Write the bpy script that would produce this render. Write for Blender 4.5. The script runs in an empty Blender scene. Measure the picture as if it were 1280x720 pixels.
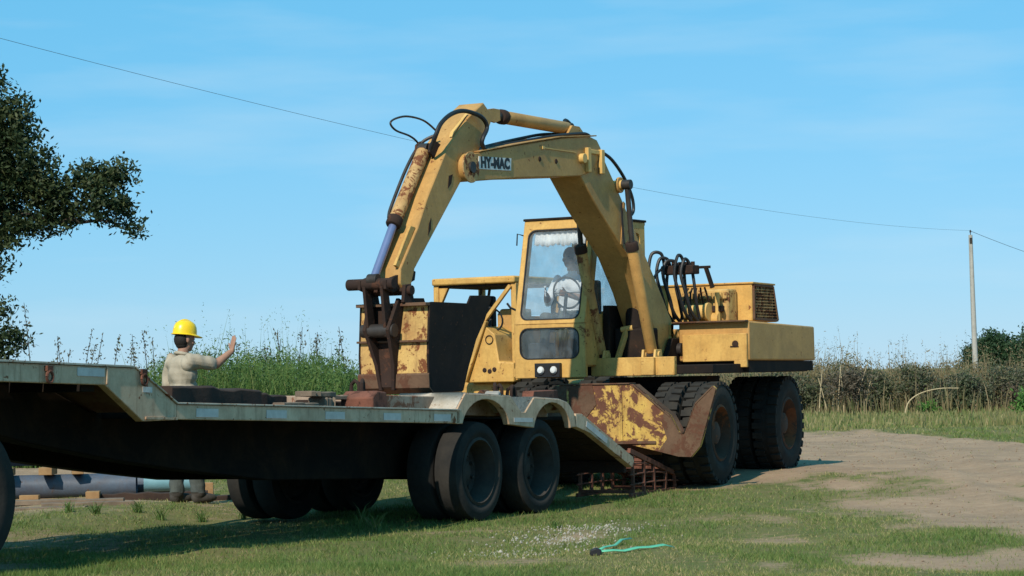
import bpy, bmesh, math, random
import numpy as np
from mathutils import Vector, Matrix

rnd = random.Random(7)
rng = np.random.default_rng(11)
scene = bpy.context.scene
COL = scene.collection
PI = math.pi

# ------------------------------------------------------------------ camera
cam_data = bpy.data.cameras.new('camera')
cam_data.sensor_fit = 'HORIZONTAL'; cam_data.sensor_width = 36.0
cam_data.lens = 3000.0 / 1280.0 * 36.0
cam_data.clip_start = 0.1; cam_data.clip_end = 9000.0
cam = bpy.data.objects.new('camera', cam_data); COL.objects.link(cam)
cam.matrix_world = (Matrix.Translation((0, 0, 1.3)) @ Matrix.Rotation(PI / 2 + math.atan(110 / 3000), 4, 'X')
                    @ Matrix.Rotation(math.radians(-1.15), 4, 'Z'))
scene.camera = cam

# ------------------------------------------------------------------ sun and sky
SUN_EL = math.radians(38.5)
SUN_AZ = math.radians(203.5)            # clockwise from +Y: behind the camera, to the left
to_sun = Vector((math.sin(SUN_AZ) * math.cos(SUN_EL), math.cos(SUN_AZ) * math.cos(SUN_EL), math.sin(SUN_EL)))
world = bpy.data.worlds.new('World'); scene.world = world; world.use_nodes = True
wn, wl = world.node_tree.nodes, world.node_tree.links
wn.clear()
w_out = wn.new('ShaderNodeOutputWorld'); w_bg = wn.new('ShaderNodeBackground')
sky = wn.new('ShaderNodeTexSky'); sky.sky_type = 'NISHITA'; sky.sun_disc = False
sky.sun_elevation = SUN_EL; sky.sun_rotation = SUN_AZ
sky.air_density = 1.0; sky.dust_density = 0.0; sky.ozone_density = 2.5; sky.altitude = 0
tint = wn.new('ShaderNodeMix'); tint.data_type = 'RGBA'; tint.blend_type = 'MULTIPLY'; tint.inputs[0].default_value = 1.0
tint.inputs[7].default_value = (0.86, 0.72, 0.93, 1)
# a few thin high clouds
tc = wn.new('ShaderNodeTexCoord'); mp = wn.new('ShaderNodeMapping'); mp.inputs['Scale'].default_value = (2.2, 2.2, 14.0)
cn = wn.new('ShaderNodeTexNoise'); cn.inputs['Scale'].default_value = 3.0; cn.inputs['Detail'].default_value = 7.0
cr = wn.new('ShaderNodeValToRGB'); cr.color_ramp.elements[0].position = 0.50; cr.color_ramp.elements[1].position = 0.80
cr.color_ramp.elements[1].color = (0.28, 0.28, 0.28, 1)
hazev = wn.new('ShaderNodeMix'); hazev.data_type = 'RGBA'; hazev.inputs[0].default_value = 0.55; hazev.inputs[7].default_value = (0.6, 6.85, 10.4, 1)   # even pale-blue air light over the whole sky
cmix = wn.new('ShaderNodeMix'); cmix.data_type = 'RGBA'; cmix.inputs[7].default_value = (6.5, 8.2, 9.2, 1)
wl.new(tc.outputs['Generated'], mp.inputs['Vector']); wl.new(mp.outputs['Vector'], cn.inputs['Vector'])
wl.new(cn.outputs['Fac'], cr.inputs['Fac']); wl.new(cr.outputs['Color'], cmix.inputs[0])
wl.new(sky.outputs['Color'], tint.inputs[6]); wl.new(tint.outputs[2], hazev.inputs[6]); wl.new(hazev.outputs[2], cmix.inputs[6])
wl.new(cmix.outputs[2], w_bg.inputs['Color']); w_bg.inputs['Strength'].default_value = 0.10
wl.new(w_bg.outputs['Background'], w_out.inputs['Surface'])
sun_data = bpy.data.lights.new('sun', 'SUN'); sun_data.energy = 4.8; sun_data.angle = math.radians(0.53)
sun_data.color = (1.0, 0.92, 0.78)
sun = bpy.data.objects.new('sun', sun_data); COL.objects.link(sun)
sun.rotation_euler = (-to_sun).to_track_quat('-Z', 'Y').to_euler(); sun.location = (-20, -30, 40)

scene.render.engine = 'CYCLES'
vs = scene.view_settings
vs.view_transform = 'Standard'; vs.look = 'None'; vs.exposure = 0.0; vs.gamma = 1.0; vs.use_curve_mapping = False

# ------------------------------------------------------------------ terrain height
def sstep(a, b, x):
    t = np.clip((np.asarray(x, float) - a) / (b - a), 0, 1)
    return t * t * (3 - 2 * t)

_lat = np.random.default_rng(5).random((256, 256))
def vnoise(X, Y):
    X = np.asarray(X, float); Y = np.asarray(Y, float); i = np.floor(X).astype(int); j = np.floor(Y).astype(int); u = X - i; v = Y - j
    u = u * u * (3 - 2 * u); v = v * v * (3 - 2 * v); g = lambda a, b: _lat[a % 256, b % 256]
    return (g(i, j) * (1 - u) + g(i + 1, j) * u) * (1 - v) + (g(i, j + 1) * (1 - u) + g(i + 1, j + 1) * u) * v
def fbm(X, Y, sc, o=5):
    t = 0; a = .5
    for k in range(o): t = t + a * vnoise(X * sc + 17.3 * k, Y * sc + 9.1 * k); sc *= 2.03; a *= .55
    return t

def hz(X, Y):
    X = np.asarray(X, float); Y = np.asarray(Y, float)
    s = (X + .26) * .469 + (Y - 21.6) * .883
    l = -(X + .26) * .883 + (Y - 21.6) * .469
    z = .17 * sstep(2, 6.5, s) + .08 * sstep(-3, -8, s) + .09 * sstep(2.6, 3.5, l) * (1 - sstep(2, 6.5, s))
    near = 1 - sstep(60, 120, Y)
    for off in (0.0, 1.75):                                      # wheel ruts curving along the dirt track
        xc = np.interp(Y, [14, 20, 24, 28, 34, 40, 46], [5.3, 5.0, 4.9, 5.1, 5.7, 6.3, 6.0]) + off
        z = z - .035 * np.exp(-((X - xc) / .22) ** 2) * (1 - sstep(44, 48, Y)) + .016 * np.exp(-((np.abs(X - xc) - .36) / .12) ** 2) * (1 - sstep(44, 48, Y))
    z = z + near * (.012 * np.sin(X * 2.1 + .7 * Y) + .010 * np.sin(1.3 * X - 1.9 * Y + 1.0) + .006 * np.sin(4.7 * X + 3.1 * Y) + .05 * (fbm(X, Y, .9, 4) - .45))
    return z

# ------------------------------------------------------------------ materials
MATS = {}
def nodes_of(name):
    m = bpy.data.materials.new(name); m.use_nodes = True
    nt = m.node_tree; b = nt.nodes['Principled BSDF']
    MATS[name] = m
    return m, nt.nodes, nt.links, b

def noise(N, L, vec, scale, detail=6, rough=.6, dist=0):
    n = N.new('ShaderNodeTexNoise'); n.inputs['Scale'].default_value = scale; n.inputs['Detail'].default_value = detail
    n.inputs['Roughness'].default_value = rough; n.inputs['Distortion'].default_value = dist
    L.new(vec, n.inputs['Vector']); return n.outputs['Fac']

def ramp(N, L, fac, stops):
    r = N.new('ShaderNodeValToRGB'); e = r.color_ramp.elements
    while len(e) < len(stops): e.new(0.5)
    for el, (p, c) in zip(e, stops):
        el.position = p; el.color = (c, c, c, 1) if isinstance(c, (int, float)) else (*c, 1)
    L.new(fac, r.inputs['Fac']); return r.outputs['Color']

def mix(N, L, fac, a, b, mode='MIX'):
    m = N.new('ShaderNodeMix'); m.data_type = 'RGBA'; m.blend_type = mode
    for sock, val in ((m.inputs[0], fac), (m.inputs[6], a), (m.inputs[7], b)):
        if isinstance(val, (int, float)): sock.default_value = val
        elif isinstance(val, tuple): sock.default_value = (*val, 1)
        else: L.new(val, sock)
    return m.outputs[2]

def bump(N, L, b, h, strength, dist=.01):
    n = N.new('ShaderNodeBump'); n.inputs['Strength'].default_value = strength; n.inputs['Distance'].default_value = dist
    L.new(h, n.inputs['Height']); L.new(n.outputs['Normal'], b.inputs['Normal'])

def worn(name, c1, c2, rust=(.10, .035, .014), amt=.35, scale=4.0, rough=.55, rust_scale=3.2, bstr=.25, metal=0.0, grime=None, streak=.0, spec=.3, edge=0.):
    """weathered paint: two paint tones, rust patches with hard ragged edges, rain streaks, fine relief"""
    m, N, L, b = nodes_of(name)
    t = N.new('ShaderNodeTexCoord').outputs['Object']
    n1 = noise(N, L, t, scale, 8, .65)
    col = mix(N, L, ramp(N, L, n1, [(.35, 0), (.68, 1)]), c1, c2)
    fine = noise(N, L, t, scale * 9, 4, .7)
    col = mix(N, L, .35, col, ramp(N, L, fine, [(.3, .45), (.7, .75)]), 'OVERLAY')
    if streak > 0:
        mp_ = N.new('ShaderNodeMapping'); mp_.inputs['Scale'].default_value = (9, 9, .9); L.new(t, mp_.inputs['Vector'])
        sk = noise(N, L, mp_.outputs['Vector'], 2.0, 5, .7)
        msk = ramp(N, L, sk, [(.52, 0), (.75, streak)])
        col = mix(N, L, msk, col, grime or (.11, .06, .03))
    n2 = noise(N, L, t, rust_scale, 10, .72, .4)
    mask = ramp(N, L, n2, [(.72 - amt * .4, 0), (.76 - amt * .4, 1)])
    n3 = noise(N, L, t, 17, 5, .6); chips = ramp(N, L, n3, [(.685 - amt * .10, 0), (.70 - amt * .10, .9)])
    stain = ramp(N, L, noise(N, L, t, 1.7, 9, .75, .8), [(.46, 0), (.72, .55)])
    col = mix(N, L, stain, col, tuple(.55 * a_ + .45 * b_ for a_, b_ in zip(tuple(x * .55 for x in c2), grime or (.11, .06, .03))))
    mask = mix(N, L, 1.0, mask, chips, 'LIGHTEN')
    if edge:                                                     # paint rubbed off along the plate edges
        bv = N.new('ShaderNodeBevel'); bv.samples = 4; bv.inputs['Radius'].default_value = .022
        ge = N.new('ShaderNodeNewGeometry'); dt = N.new('ShaderNodeVectorMath'); dt.operation = 'DOT_PRODUCT'
        L.new(bv.outputs[0], dt.inputs[0]); L.new(ge.outputs['Normal'], dt.inputs[1])
        em = ramp(N, L, dt.outputs['Value'], [(.80, 1), (.985, 0)])
        nn = ramp(N, L, noise(N, L, t, 11, 6, .7), [(.40, 0), (.60, edge)])
        mask = mix(N, L, 1.0, mask, mix(N, L, 1.0, em, nn, 'MULTIPLY'), 'LIGHTEN')
    rc = mix(N, L, noise(N, L, t, 22, 4), rust, tuple(min(1, x * 2.3) for x in rust))
    col = mix(N, L, mask, col, rc)
    L.new(col, b.inputs['Base Color'])
    rr = mix(N, L, mask, (rough,) * 3, (.92,) * 3); L.new(rr, b.inputs['Roughness'])
    b.inputs['Metallic'].default_value = metal
    b.inputs['Specular IOR Level'].default_value = spec
    bump(N, L, b, mix(N, L, .5, fine, mask), bstr, .006)
    return m

def plain(name, c1, c2=None, rough=.7, scale=6., bstr=.2, metal=0., spec=.3, coords='Object', bscale=None):
    m, N, L, b = nodes_of(name)
    t = N.new('ShaderNodeTexCoord').outputs[coords]
    c2 = c2 or tuple(x * .6 for x in c1)
    n1 = noise(N, L, t, scale, 7, .65)
    L.new(mix(N, L, ramp(N, L, n1, [(.3, 0), (.7, 1)]), c1, c2), b.inputs['Base Color'])
    b.inputs['Roughness'].default_value = rough; b.inputs['Metallic'].default_value = metal
    b.inputs['Specular IOR Level'].default_value = spec
    if bstr: bump(N, L, b, noise(N, L, t, bscale or scale * 5, 5, .7), bstr, .008)
    return m

worn('yellow', (.60, .35, .100), (.49, .27, .072), amt=.27, streak=.35, grime=(.20, .115, .045), edge=.9)
worn('boom_yellow', (.48, .268, .084), (.385, .205, .060), amt=.18, streak=.22, grime=(.22, .13, .06), edge=.9)
worn('bucket_yellow', (.58, .38, .13), (.38, .21, .075), amt=.46, rust_scale=7.0, streak=.8, grime=(.12, .06, .03), rough=.7, edge=.9)
worn('blade_paint', (.60, .39, .085), (.44, .25, .07), rust=(.075, .03, .018), amt=.60, rust_scale=5.5, rough=.7, bstr=.4, streak=.8, grime=(.13, .06, .03), edge=.9)
worn('rusty_cylinder', (.52, .33, .14), (.40, .22, .08), amt=.56, rust_scale=9, rough=.7)
worn('trailer_paint', (.58, .42, .285), (.46, .31, .20), amt=.32, streak=.75, grime=(.19, .105, .055), rough=.6, scale=2.4, edge=.9)
worn('trailer_top', (.52, .47, .40), (.36, .28, .20), amt=.40, rough=.7)
worn('rust', (.20, .075, .048), (.11, .045, .030), rust=(.05, .02, .013), amt=.5, rough=.9, bstr=.5)
worn('dark_rust', (.034, .018, .013), (.020, .012, .010), rust=(.045, .019, .011), amt=.4, rough=.9, bstr=.5)
worn('brown_steel', (.13, .075, .045), (.09, .05, .03), rust=(.06, .026, .015), amt=.5, rough=.85, bstr=.4)
worn('deck_steel', (.36, .27, .20), (.24, .16, .11), rust=(.12, .05, .028), amt=.45, rough=.75, streak=.5)
worn('frame_black', (.007, .007, .007), (.010, .009, .008), rust=(.016, .009, .006), amt=.2, rough=.8, spec=.08)
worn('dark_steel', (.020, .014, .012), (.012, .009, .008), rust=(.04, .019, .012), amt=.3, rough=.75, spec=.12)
plain('rubber', (.020, .020, .020), (.045, .040, .033), .88, 5, .3, spec=.10)
plain('tyre_dusty', (.020, .020, .020), (.042, .038, .033), .92, 4, .4, spec=.10)
plain('rim_dark', (.030, .027, .025), (.060, .050, .042), .8, 6, .2, spec=.15)
worn('rim_rust', (.075, .042, .028), (.045, .028, .020), amt=.5, rough=.85)
plain('hose', (.010, .010, .011), (.018, .018, .02), .5, 20, .1, spec=.4)
plain('chrome_blue', (.20, .25, .42), (.14, .17, .30), .28, 3, .0, metal=.35, spec=.5)
plain('steel_pin', (.065, .055, .05), (.035, .03, .028), .5, 10, .2, metal=.4)
plain('pale_yellow', (.66, .42, .14), (.55, .33, .10), .55, 6, .15)
plain('reflector', (.55, .53, .50), (.40, .38, .36), .35, 12, .05, spec=.5)
plain('white_paint', (.70, .70, .67), (.58, .57, .53), .5, 10, .05)
plain('black_paint', (.012, .012, .014), (.02, .02, .022), .5, 10, .05)
plain('lamp_glass', (.75, .76, .74), (.55, .56, .55), .12, 30, .2, spec=.8)
plain('curtain', (.80, .80, .80), (.66, .67, .70), .9, 20, .2)
plain('shirt_beige', (.40, .345, .265), (.31, .265, .20), .9, 9, .45, bscale=16)
plain('shirt_white', (.72, .74, .78), (.60, .63, .68), .9, 9, .3)
plain('trousers', (.085, .095, .085), (.05, .058, .055), .92, 8, .4, bscale=18)
plain('skin', (.36, .20, .135), (.29, .15, .10), .6, 14, .1)
plain('hair', (.012, .010, .009), (.022, .017, .014), .7, 40, .6)
plain('hat_yellow', (.86, .58, .012), (.82, .53, .010), .32, 4, .02, spec=.5)
plain('boot', (.04, .035, .03), (.07, .06, .05), .8, 10, .3)
plain('timber_dark', (.058, .034, .024), (.030, .019, .015), .92, 5, .7, bscale=14)
plain('timber', (.34, .205, .095), (.24, .135, .06), .85, 8, .5)
plain('timber_grey', (.22, .165, .115), (.13, .095, .07), .9, 6, .6)
worn('pipe_blue', (.075, .10, .135), (.055, .07, .10), amt=.30, rust=(.06, .035, .022), streak=.3)
plain('pipe_cyan', (.18, .34, .38), (.12, .25, .29), .5, 4, .1)
plain('concrete_pole', (.42, .40, .36), (.32, .30, .27), .9, 5, .3)
plain('post_wood', (.055, .045, .038), (.035, .03, .026), .95, 9, .6)
plain('wire', (.10, .10, .11), (.08, .08, .09), .6, 3, 0)
plain('bark', (.075, .058, .042), (.04, .032, .026), .95, 9, .8)
plain('strap_green', (.14, .50, .30), (.10, .40, .24), .45, 12, .15)
plain('cab_inside', (.10, .10, .10), (.07, .07, .075), .8, 8, .1)
plain('seat_black', (.02, .02, .022), (.03, .03, .032), .7, 9, .2)
plain('gravel_mat', (.44, .40, .34), (.30, .265, .22), .95, 9, .5)
plain('clod', (.30, .21, .14), (.20, .135, .09), .95, 9, .5)
plain('stone_mat', (.36, .34, .31), (.25, .23, .20), .95, 9, .5)

def glass_mat(name, tintc, refl=1.0, dust=.06):
    m, N, L, b = nodes_of(name)
    N.remove(b); out = [n for n in N if n.type == 'OUTPUT_MATERIAL'][0]
    tr = N.new('ShaderNodeBsdfTransparent'); tr.inputs['Color'].default_value = (*tintc, 1)
    gl = N.new('ShaderNodeBsdfGlossy'); gl.inputs['Roughness'].default_value = .04
    df = N.new('ShaderNodeBsdfDiffuse'); df.inputs['Color'].default_value = (.45, .48, .50, 1)
    lw = N.new('ShaderNodeLayerWeight'); pw = N.new('ShaderNodeMath'); pw.operation = 'POWER'; pw.inputs[1].default_value = 4.0; L.new(lw.outputs['Facing'], pw.inputs[0])
    fr = N.new('ShaderNodeMath'); fr.operation = 'MULTIPLY_ADD'; fr.inputs[1].default_value = .8; fr.inputs[2].default_value = .05; L.new(pw.outputs[0], fr.inputs[0])
    m1 = N.new('ShaderNodeMixShader'); m2 = N.new('ShaderNodeMixShader')
    t = N.new('ShaderNodeTexCoord').outputs['Object']
    dm = ramp(N, L, noise(N, L, t, 5, 6), [(.35, dust * .4), (.75, dust * 2)])
    L.new(fr.outputs[0], m1.inputs[0]); L.new(tr.outputs[0], m1.inputs[1]); L.new(gl.outputs[0], m1.inputs[2])
    L.new(dm, m2.inputs[0]); L.new(m1.outputs[0], m2.inputs[1]); L.new(df.outputs[0], m2.inputs[2])
    L.new(m2.outputs[0], out.inputs['Surface'])
    return m
glass_mat('glass', (.97, .985, .99), dust=.085); glass_mat('glass_grey', (.80, .83, .84), dust=.07)

def leaf_mat(name, c1, c2, attr=True, trans=.25, rough=.6):
    m, N, L, b = nodes_of(name)
    at = N.new('ShaderNodeAttribute'); at.attribute_name = 'tone'
    r = ramp(N, L, at.outputs['Fac'], [(0, c1), (1, c2)])
    L.new(r, b.inputs['Base Color']); b.inputs['Roughness'].default_value = rough
    b.inputs['Specular IOR Level'].default_value = .25
    out = [n for n in N if n.type == 'OUTPUT_MATERIAL'][0]
    tl = N.new('ShaderNodeBsdfTranslucent'); L.new(r, tl.inputs['Color'])
    mx = N.new('ShaderNodeMixShader'); mx.inputs[0].default_value = trans
    L.new(b.outputs[0], mx.inputs[1]); L.new(tl.outputs[0], mx.inputs[2]); L.new(mx.outputs[0], out.inputs['Surface'])
    return m
def leaf_mat3(name, cols, trans=.25):
    m = leaf_mat(name, cols[0], cols[-1], trans=trans)
    r = [n for n in m.node_tree.nodes if n.type == 'VALTORGB'][0].color_ramp
    while len(r.elements) < len(cols): r.elements.new(.5)
    for i, c in enumerate(cols): r.elements[i].position = i / (len(cols) - 1); r.elements[i].color = (*c, 1)
    return m
leaf_mat3('grass_blades', [(.070, .128, .026), (.120, .190, .042), (.235, .235, .075), (.45, .35, .17)])
leaf_mat3('weed_green', [(.045, .095, .022), (.080, .150, .034), (.14, .19, .052), (.25, .23, .11)])
leaf_mat3('weed_dry', [(.075, .105, .032), (.12, .125, .05), (.215, .165, .085), (.31, .235, .13)])
leaf_mat3('verge_leaf', [(.09, .15, .035), (.16, .19, .06), (.26, .23, .10), (.36, .29, .14)])
leaf_mat3('bush_leaf', [(.040, .062, .028), (.075, .095, .042), (.12, .12, .075), (.17, .145, .105)])
leaf_mat3('bush_brown', [(.055, .048, .034), (.10, .082, .056), (.16, .125, .085)])
leaf_mat3('bright_leaf', [(.06, .15, .03), (.12, .24, .05)])
leaf_mat3('tree_leaf', [(.014, .026, .009), (.028, .046, .015), (.085, .098, .038)], trans=.15)
leaf_mat3('far_leaf', [(.022, .050, .022), (.040, .078, .030)], trans=.15)
leaf_mat3('stalk_dark', [(.055, .060, .045), (.10, .095, .06)], trans=.1)

def ground_material():
    m, N, L, b = nodes_of('ground')
    t = N.new('ShaderNodeTexCoord').outputs['Object']
    at = N.new('ShaderNodeAttribute'); at.attribute_name = 'dirt'
    g1 = noise(N, L, t, .55, 8, .65); g2 = noise(N, L, t, 7, 6, .7); g3 = noise(N, L, t, 40, 4, .7)
    grass = mix(N, L, ramp(N, L, g1, [(.35, 0), (.65, 1)]), (.095, .120, .034), (.17, .15, .06))
    grass = mix(N, L, ramp(N, L, g2, [(.45, 0), (.75, .8)]), grass, (.22, .155, .080))
    dirt = mix(N, L, ramp(N, L, g2, [(.3, 0), (.7, 1)]), (.42, .285, .185), (.30, .195, .122))
    big = noise(N, L, t, 1.1, 8, .7)
    dirt = mix(N, L, ramp(N, L, big, [(.42, 0), (.66, .75)]), dirt, (.235, .160, .105))
    dirt = mix(N, L, ramp(N, L, g3, [(.52, 0), (.75, .6)]), dirt, (.50, .37, .26))
    msk = N.new('ShaderNodeMath'); msk.operation = 'ADD'
    s = N.new('ShaderNodeMath'); s.operation = 'MULTIPLY_ADD'; s.inputs[1].default_value = 1.5; s.inputs[2].default_value = -.75
    L.new(g2, s.inputs[0]); L.new(at.outputs['Fac'], msk.inputs[0]); L.new(s.outputs[0], msk.inputs[1])
    fac = ramp(N, L, msk.outputs[0], [(.22, 0), (.72, 1)])
    col = mix(N, L, fac, grass, dirt)
    L.new(col, b.inputs['Base Color']); b.inputs['Roughness'].default_value = .95; b.inputs['Specular IOR Level'].default_value = .1
    bump(N, L, b, mix(N, L, .5, g2, g3), .7, .03)
    return m
ground_material()

# ------------------------------------------------------------------ mesh helpers
class MB:
    def __init__(s): s.v = []; s.f = []
    def add(s, vs, fs):
        o = len(s.v); s.v += [tuple(p) for p in vs]; s.f += [tuple(i + o for i in f) for f in fs]; return s
    def box(s, x0, x1, y0, y1, z0, z1, M=None):
        p = [Vector((x, y, z)) for x in (x0, x1) for y in (y0, y1) for z in (z0, z1)]
        if M is not None: p = [M @ q for q in p]
        return s.add(p, [(0, 1, 3, 2), (4, 6, 7, 5), (0, 4, 5, 1), (2, 3, 7, 6), (0, 2, 6, 4), (1, 5, 7, 3)])
    def prism(s, pts, axis, lo, hi):
        n = len(pts)
        def P(q, h):
            return {'y': (q[0], h, q[1]), 'x': (h, q[0], q[1]), 'z': (q[0], q[1], h)}[axis]
        vs = [P(q, lo) for q in pts] + [P(q, hi) for q in pts]
        fs = [tuple(range(n)), tuple(range(2 * n - 1, n - 1, -1))] + [(i, (i + 1) % n, n + (i + 1) % n, n + i) for i in range(n)]
        return s.add(vs, fs)
    def ring(s, outer, inner, fn, depth):
        """frame between two loops with the same point count; fn maps (u,w,d) to xyz, d=0 front, depth back"""
        n = len(outer); vs = []
        for lp, d in ((outer, 0), (inner, 0), (outer, depth), (inner, depth)): vs += [fn(u, w, d) for u, w in lp]
        fs = []
        for i in range(n):
            j = (i + 1) % n
            fs += [(i, j, n + j, n + i), (2*n + i, 3*n + i, 3*n + j, 2*n + j), (i, 2*n + i, 2*n + j, j), (n + i, n + j, 3*n + j, 3*n + i)]
        return s.add(vs, fs)
    def tube(s, path, r, n=8, cap=True):
        P = [Vector(p) for p in path]; R = r if isinstance(r, (list, tuple)) else [r] * len(P)
        T = [((P[min(i + 1, len(P) - 1)] - P[max(i - 1, 0)])).normalized() for i in range(len(P))]
        up = Vector((0, 0, 1)) if abs(T[0].z) < .9 else Vector((1, 0, 0))
        a = T[0].cross(up).normalized(); vs = []
        for i, p in enumerate(P):
            a = (a - T[i] * a.dot(T[i])).normalized(); b_ = T[i].cross(a)
            vs += [p + (a * math.cos(2 * PI * k / n) + b_ * math.sin(2 * PI * k / n)) * R[i] for k in range(n)]
        fs = [(i*n + k, i*n + (k+1) % n, (i+1)*n + (k+1) % n, (i+1)*n + k) for i in range(len(P) - 1) for k in range(n)]
        if cap: fs += [tuple(range(n - 1, -1, -1)), tuple((len(P) - 1) * n + k for k in range(n))]
        return s.add(vs, fs)
    def cyl(s, p0, p1, r, n=14, r1=None): return s.tube([p0, p1], [r, r if r1 is None else r1], n)
    def lathe(s, prof, c, axis, n=24, closed=False):
        ax = Vector(axis).normalized(); up = Vector((0, 0, 1)) if abs(ax.z) < .9 else Vector((1, 0, 0))
        a = ax.cross(up).normalized(); b_ = ax.cross(a); c = Vector(c); m = len(prof); vs = []
        for k in range(n):
            d = a * math.cos(2*PI*k/n) + b_ * math.sin(2*PI*k/n)
            vs += [c + d * r + ax * h for r, h in prof]
        fs = [(k*m + i, k*m + i + 1, ((k+1) % n)*m + i + 1, ((k+1) % n)*m + i) for k in range(n) for i in range(m - 1)]
        if closed: fs += [(k*m + m - 1, k*m, ((k+1) % n)*m, ((k+1) % n)*m + m - 1) for k in range(n)]
        return s.add(vs, fs)
    def bar(s, p0, p1, w, h):
        p0, p1 = Vector(p0), Vector(p1); t = (p1 - p0).normalized()
        up = Vector((0, 0, 1)) if abs(t.z) < .95 else Vector((0, 1, 0))
        a = t.cross(up).normalized(); b_ = a.cross(t).normalized()
        vs = [q + a * sx * w / 2 + b_ * sy * h / 2 for q in (p0, p1) for sx in (-1, 1) for sy in (-1, 1)]
        return s.add(vs, [(0, 1, 3, 2), (4, 6, 7, 5), (0, 4, 5, 1), (2, 3, 7, 6), (0, 2, 6, 4), (1, 5, 7, 3)])
    def mesh(s, name, smooth=40):
        me = bpy.data.meshes.new(name); me.from_pydata(s.v, [], s.f)
        bm = bmesh.new(); bm.from_mesh(me); bmesh.ops.remove_doubles(bm, verts=bm.verts, dist=1e-5)
        bmesh.ops.recalc_face_normals(bm, faces=bm.faces)
        if smooth:
            lim = math.radians(smooth)
            for f in bm.faces: f.smooth = True
            for e in bm.edges: e.smooth = e.calc_face_angle(0.0) < lim
        bm.to_mesh(me); bm.free(); return me
    def build(s, name, mat, parent=None, bevel=0., smooth=40, rz=0., ry=0., loc=(0, 0, 0)):
        o = bpy.data.objects.new(name, s.mesh(name, smooth)); COL.objects.link(o)
        o.data.materials.append(MATS[mat]); o.parent = parent
        o.rotation_euler = (0, ry, rz); o.location = loc
        if bevel:
            b = o.modifiers.new('bevel', 'BEVEL'); b.width = bevel; b.segments = 2; b.limit_method = 'ANGLE'; b.angle_limit = math.radians(40)
        return o

def tag(o, label, cat, group=None):
    o['label'] = label; o['category'] = cat
    if group: o['group'] = group
    return o
def thing(name, label, cat, loc=(0, 0, 0), rz=0., group=None):
    o = bpy.data.objects.new(name, None); COL.objects.link(o); o.empty_display_size = .3
    o.location = loc; o.rotation_euler = (0, 0, rz); return tag(o, label, cat, group)
def link_copy(o, parent):
    c = o.copy(); COL.objects.link(c); c.parent = parent; return c
def copy_tree(o, parent=None):
    c = link_copy(o, parent)
    for ch in list(o.children): copy_tree(ch, c)
    return c
def head(deg): return -math.radians(90 + deg)       # local x = forward, y = side seen from the camera

def rrect(x0, x1, y0, y1, r, n=5, skew=0.):
    pts = []
    for cx, cy, a0 in ((x1 - r, y1 - r, 0), (x0 + r, y1 - r, 90), (x0 + r, y0 + r, 180), (x1 - r, y0 + r, 270)):
        for k in range(n + 1):
            a = math.radians(a0 + 90 * k / n); pts.append((cx + r * math.cos(a), cy + r * math.sin(a)))
    return pts
def outer_for(inner, x0, x1, y0, y1):
    """project a rounded rectangle loop onto an outer rectangle, same point count, corners kept"""
    cx = sum(p[0] for p in inner) / len(inner); cy = sum(p[1] for p in inner) / len(inner); out = []
    m = len(inner) // 4
    for q in range(4):
        X, Y = ((x1, y1), (x0, y1), (x0, y0), (x1, y0))[q]
        for k in range(m):
            p = inner[q * m + k]
            if k == 0: out.append((X, p[1]) if q % 2 == 0 else (p[0], Y))
            elif k == m - 1: out.append((p[0], Y) if q % 2 == 0 else (X, p[1]))
            else: out.append((X, Y))
    return out

# ------------------------------------------------------------------ ground (one sheet to the horizon)
def graded(c0, c1, step, far, g=1.18):
    xs = list(np.arange(c0, c1 + step * .5, step)); s = step; x = xs[-1]
    while x < far: s *= g; x += s; xs.append(x)
    s = step; x = xs[0]; left = []
    while x > -far: s *= g; x -= s; left.append(x)
    return np.array(left[::-1] + xs)

def ell(X, Y, cx, cy, rx, ry, ang=0.):
    c, s_ = math.cos(ang), math.sin(ang); dx, dy = X - cx, Y - cy
    return np.sqrt(((dx * c + dy * s_) / rx) ** 2 + ((-dx * s_ + dy * c) / ry) ** 2)
def dirt_at(X, Y):
    X = np.asarray(X, float); Y = np.asarray(Y, float)
    wob = (fbm(X, Y * .45, 1.1, 6) - .46) * 3.4
    # track: near edge and far edge
    nx = np.interp(Y, [10, 17, 19.3, 21.5, 22.8, 24.2, 26.2, 28.6, 31, 60], [4.9, 4.5, 4.05, 4.2, 4.2, 4.3, 4.25, 3.5, -20, -60])
    fy = np.interp(X, [-30, 0, 5.15, 6.3, 7.05, 7.3, 8.5, 12, 30], [47, 45.5, 42.8, 41.3, 38, 34, 27, 21, 14])
    d = np.minimum(sstep(-.9, .9, X - nx + wob * 1.5), sstep(-2.5, 1.5, fy - Y + wob * 2))
    # wheel path towards the ramp, where the machine stands
    d = np.maximum(d, .72 * (1 - sstep(.7, 1.3, ell(X, Y, 2.5, 26.6, 1.0, 1.6, -.4) + .2 * wob)))
    for cx, cy, rx, ry, a, amp in ((3.3, 22.9, .55, 1.1, 0, .75), (2.9, 16.2, 1.1, 1.2, .2, .75), (2.0, 18.6, .45, .7, 0, .55), (3.3, 19.6, .5, .5, 0, .55),
                                   (.35, 18.7, .35, 1.6, -.35, .62), (-.2, 16.6, .7, .6, 0, .45), (-4.2, 24.6, 2.4, 2.3, 0, .70), (-4.6, 18.5, 1.6, 3.0, .4, .62),
                                   (1.6, 21.4, .5, .6, 0, .42), (-.3, 20.1, .6, .5, 0, .38), (2.2, 21.0, .3, .8, .2, .5)):
        d = np.maximum(d, amp * (1 - sstep(.35, 1.35, ell(X, Y, cx, cy, rx, ry, a) + .55 * wob)))
    d = d + .55 * np.clip(fbm(X + 40, Y * .5, .8, 5) - .50, 0, 1)
    return np.clip(d, 0, 1)

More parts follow.
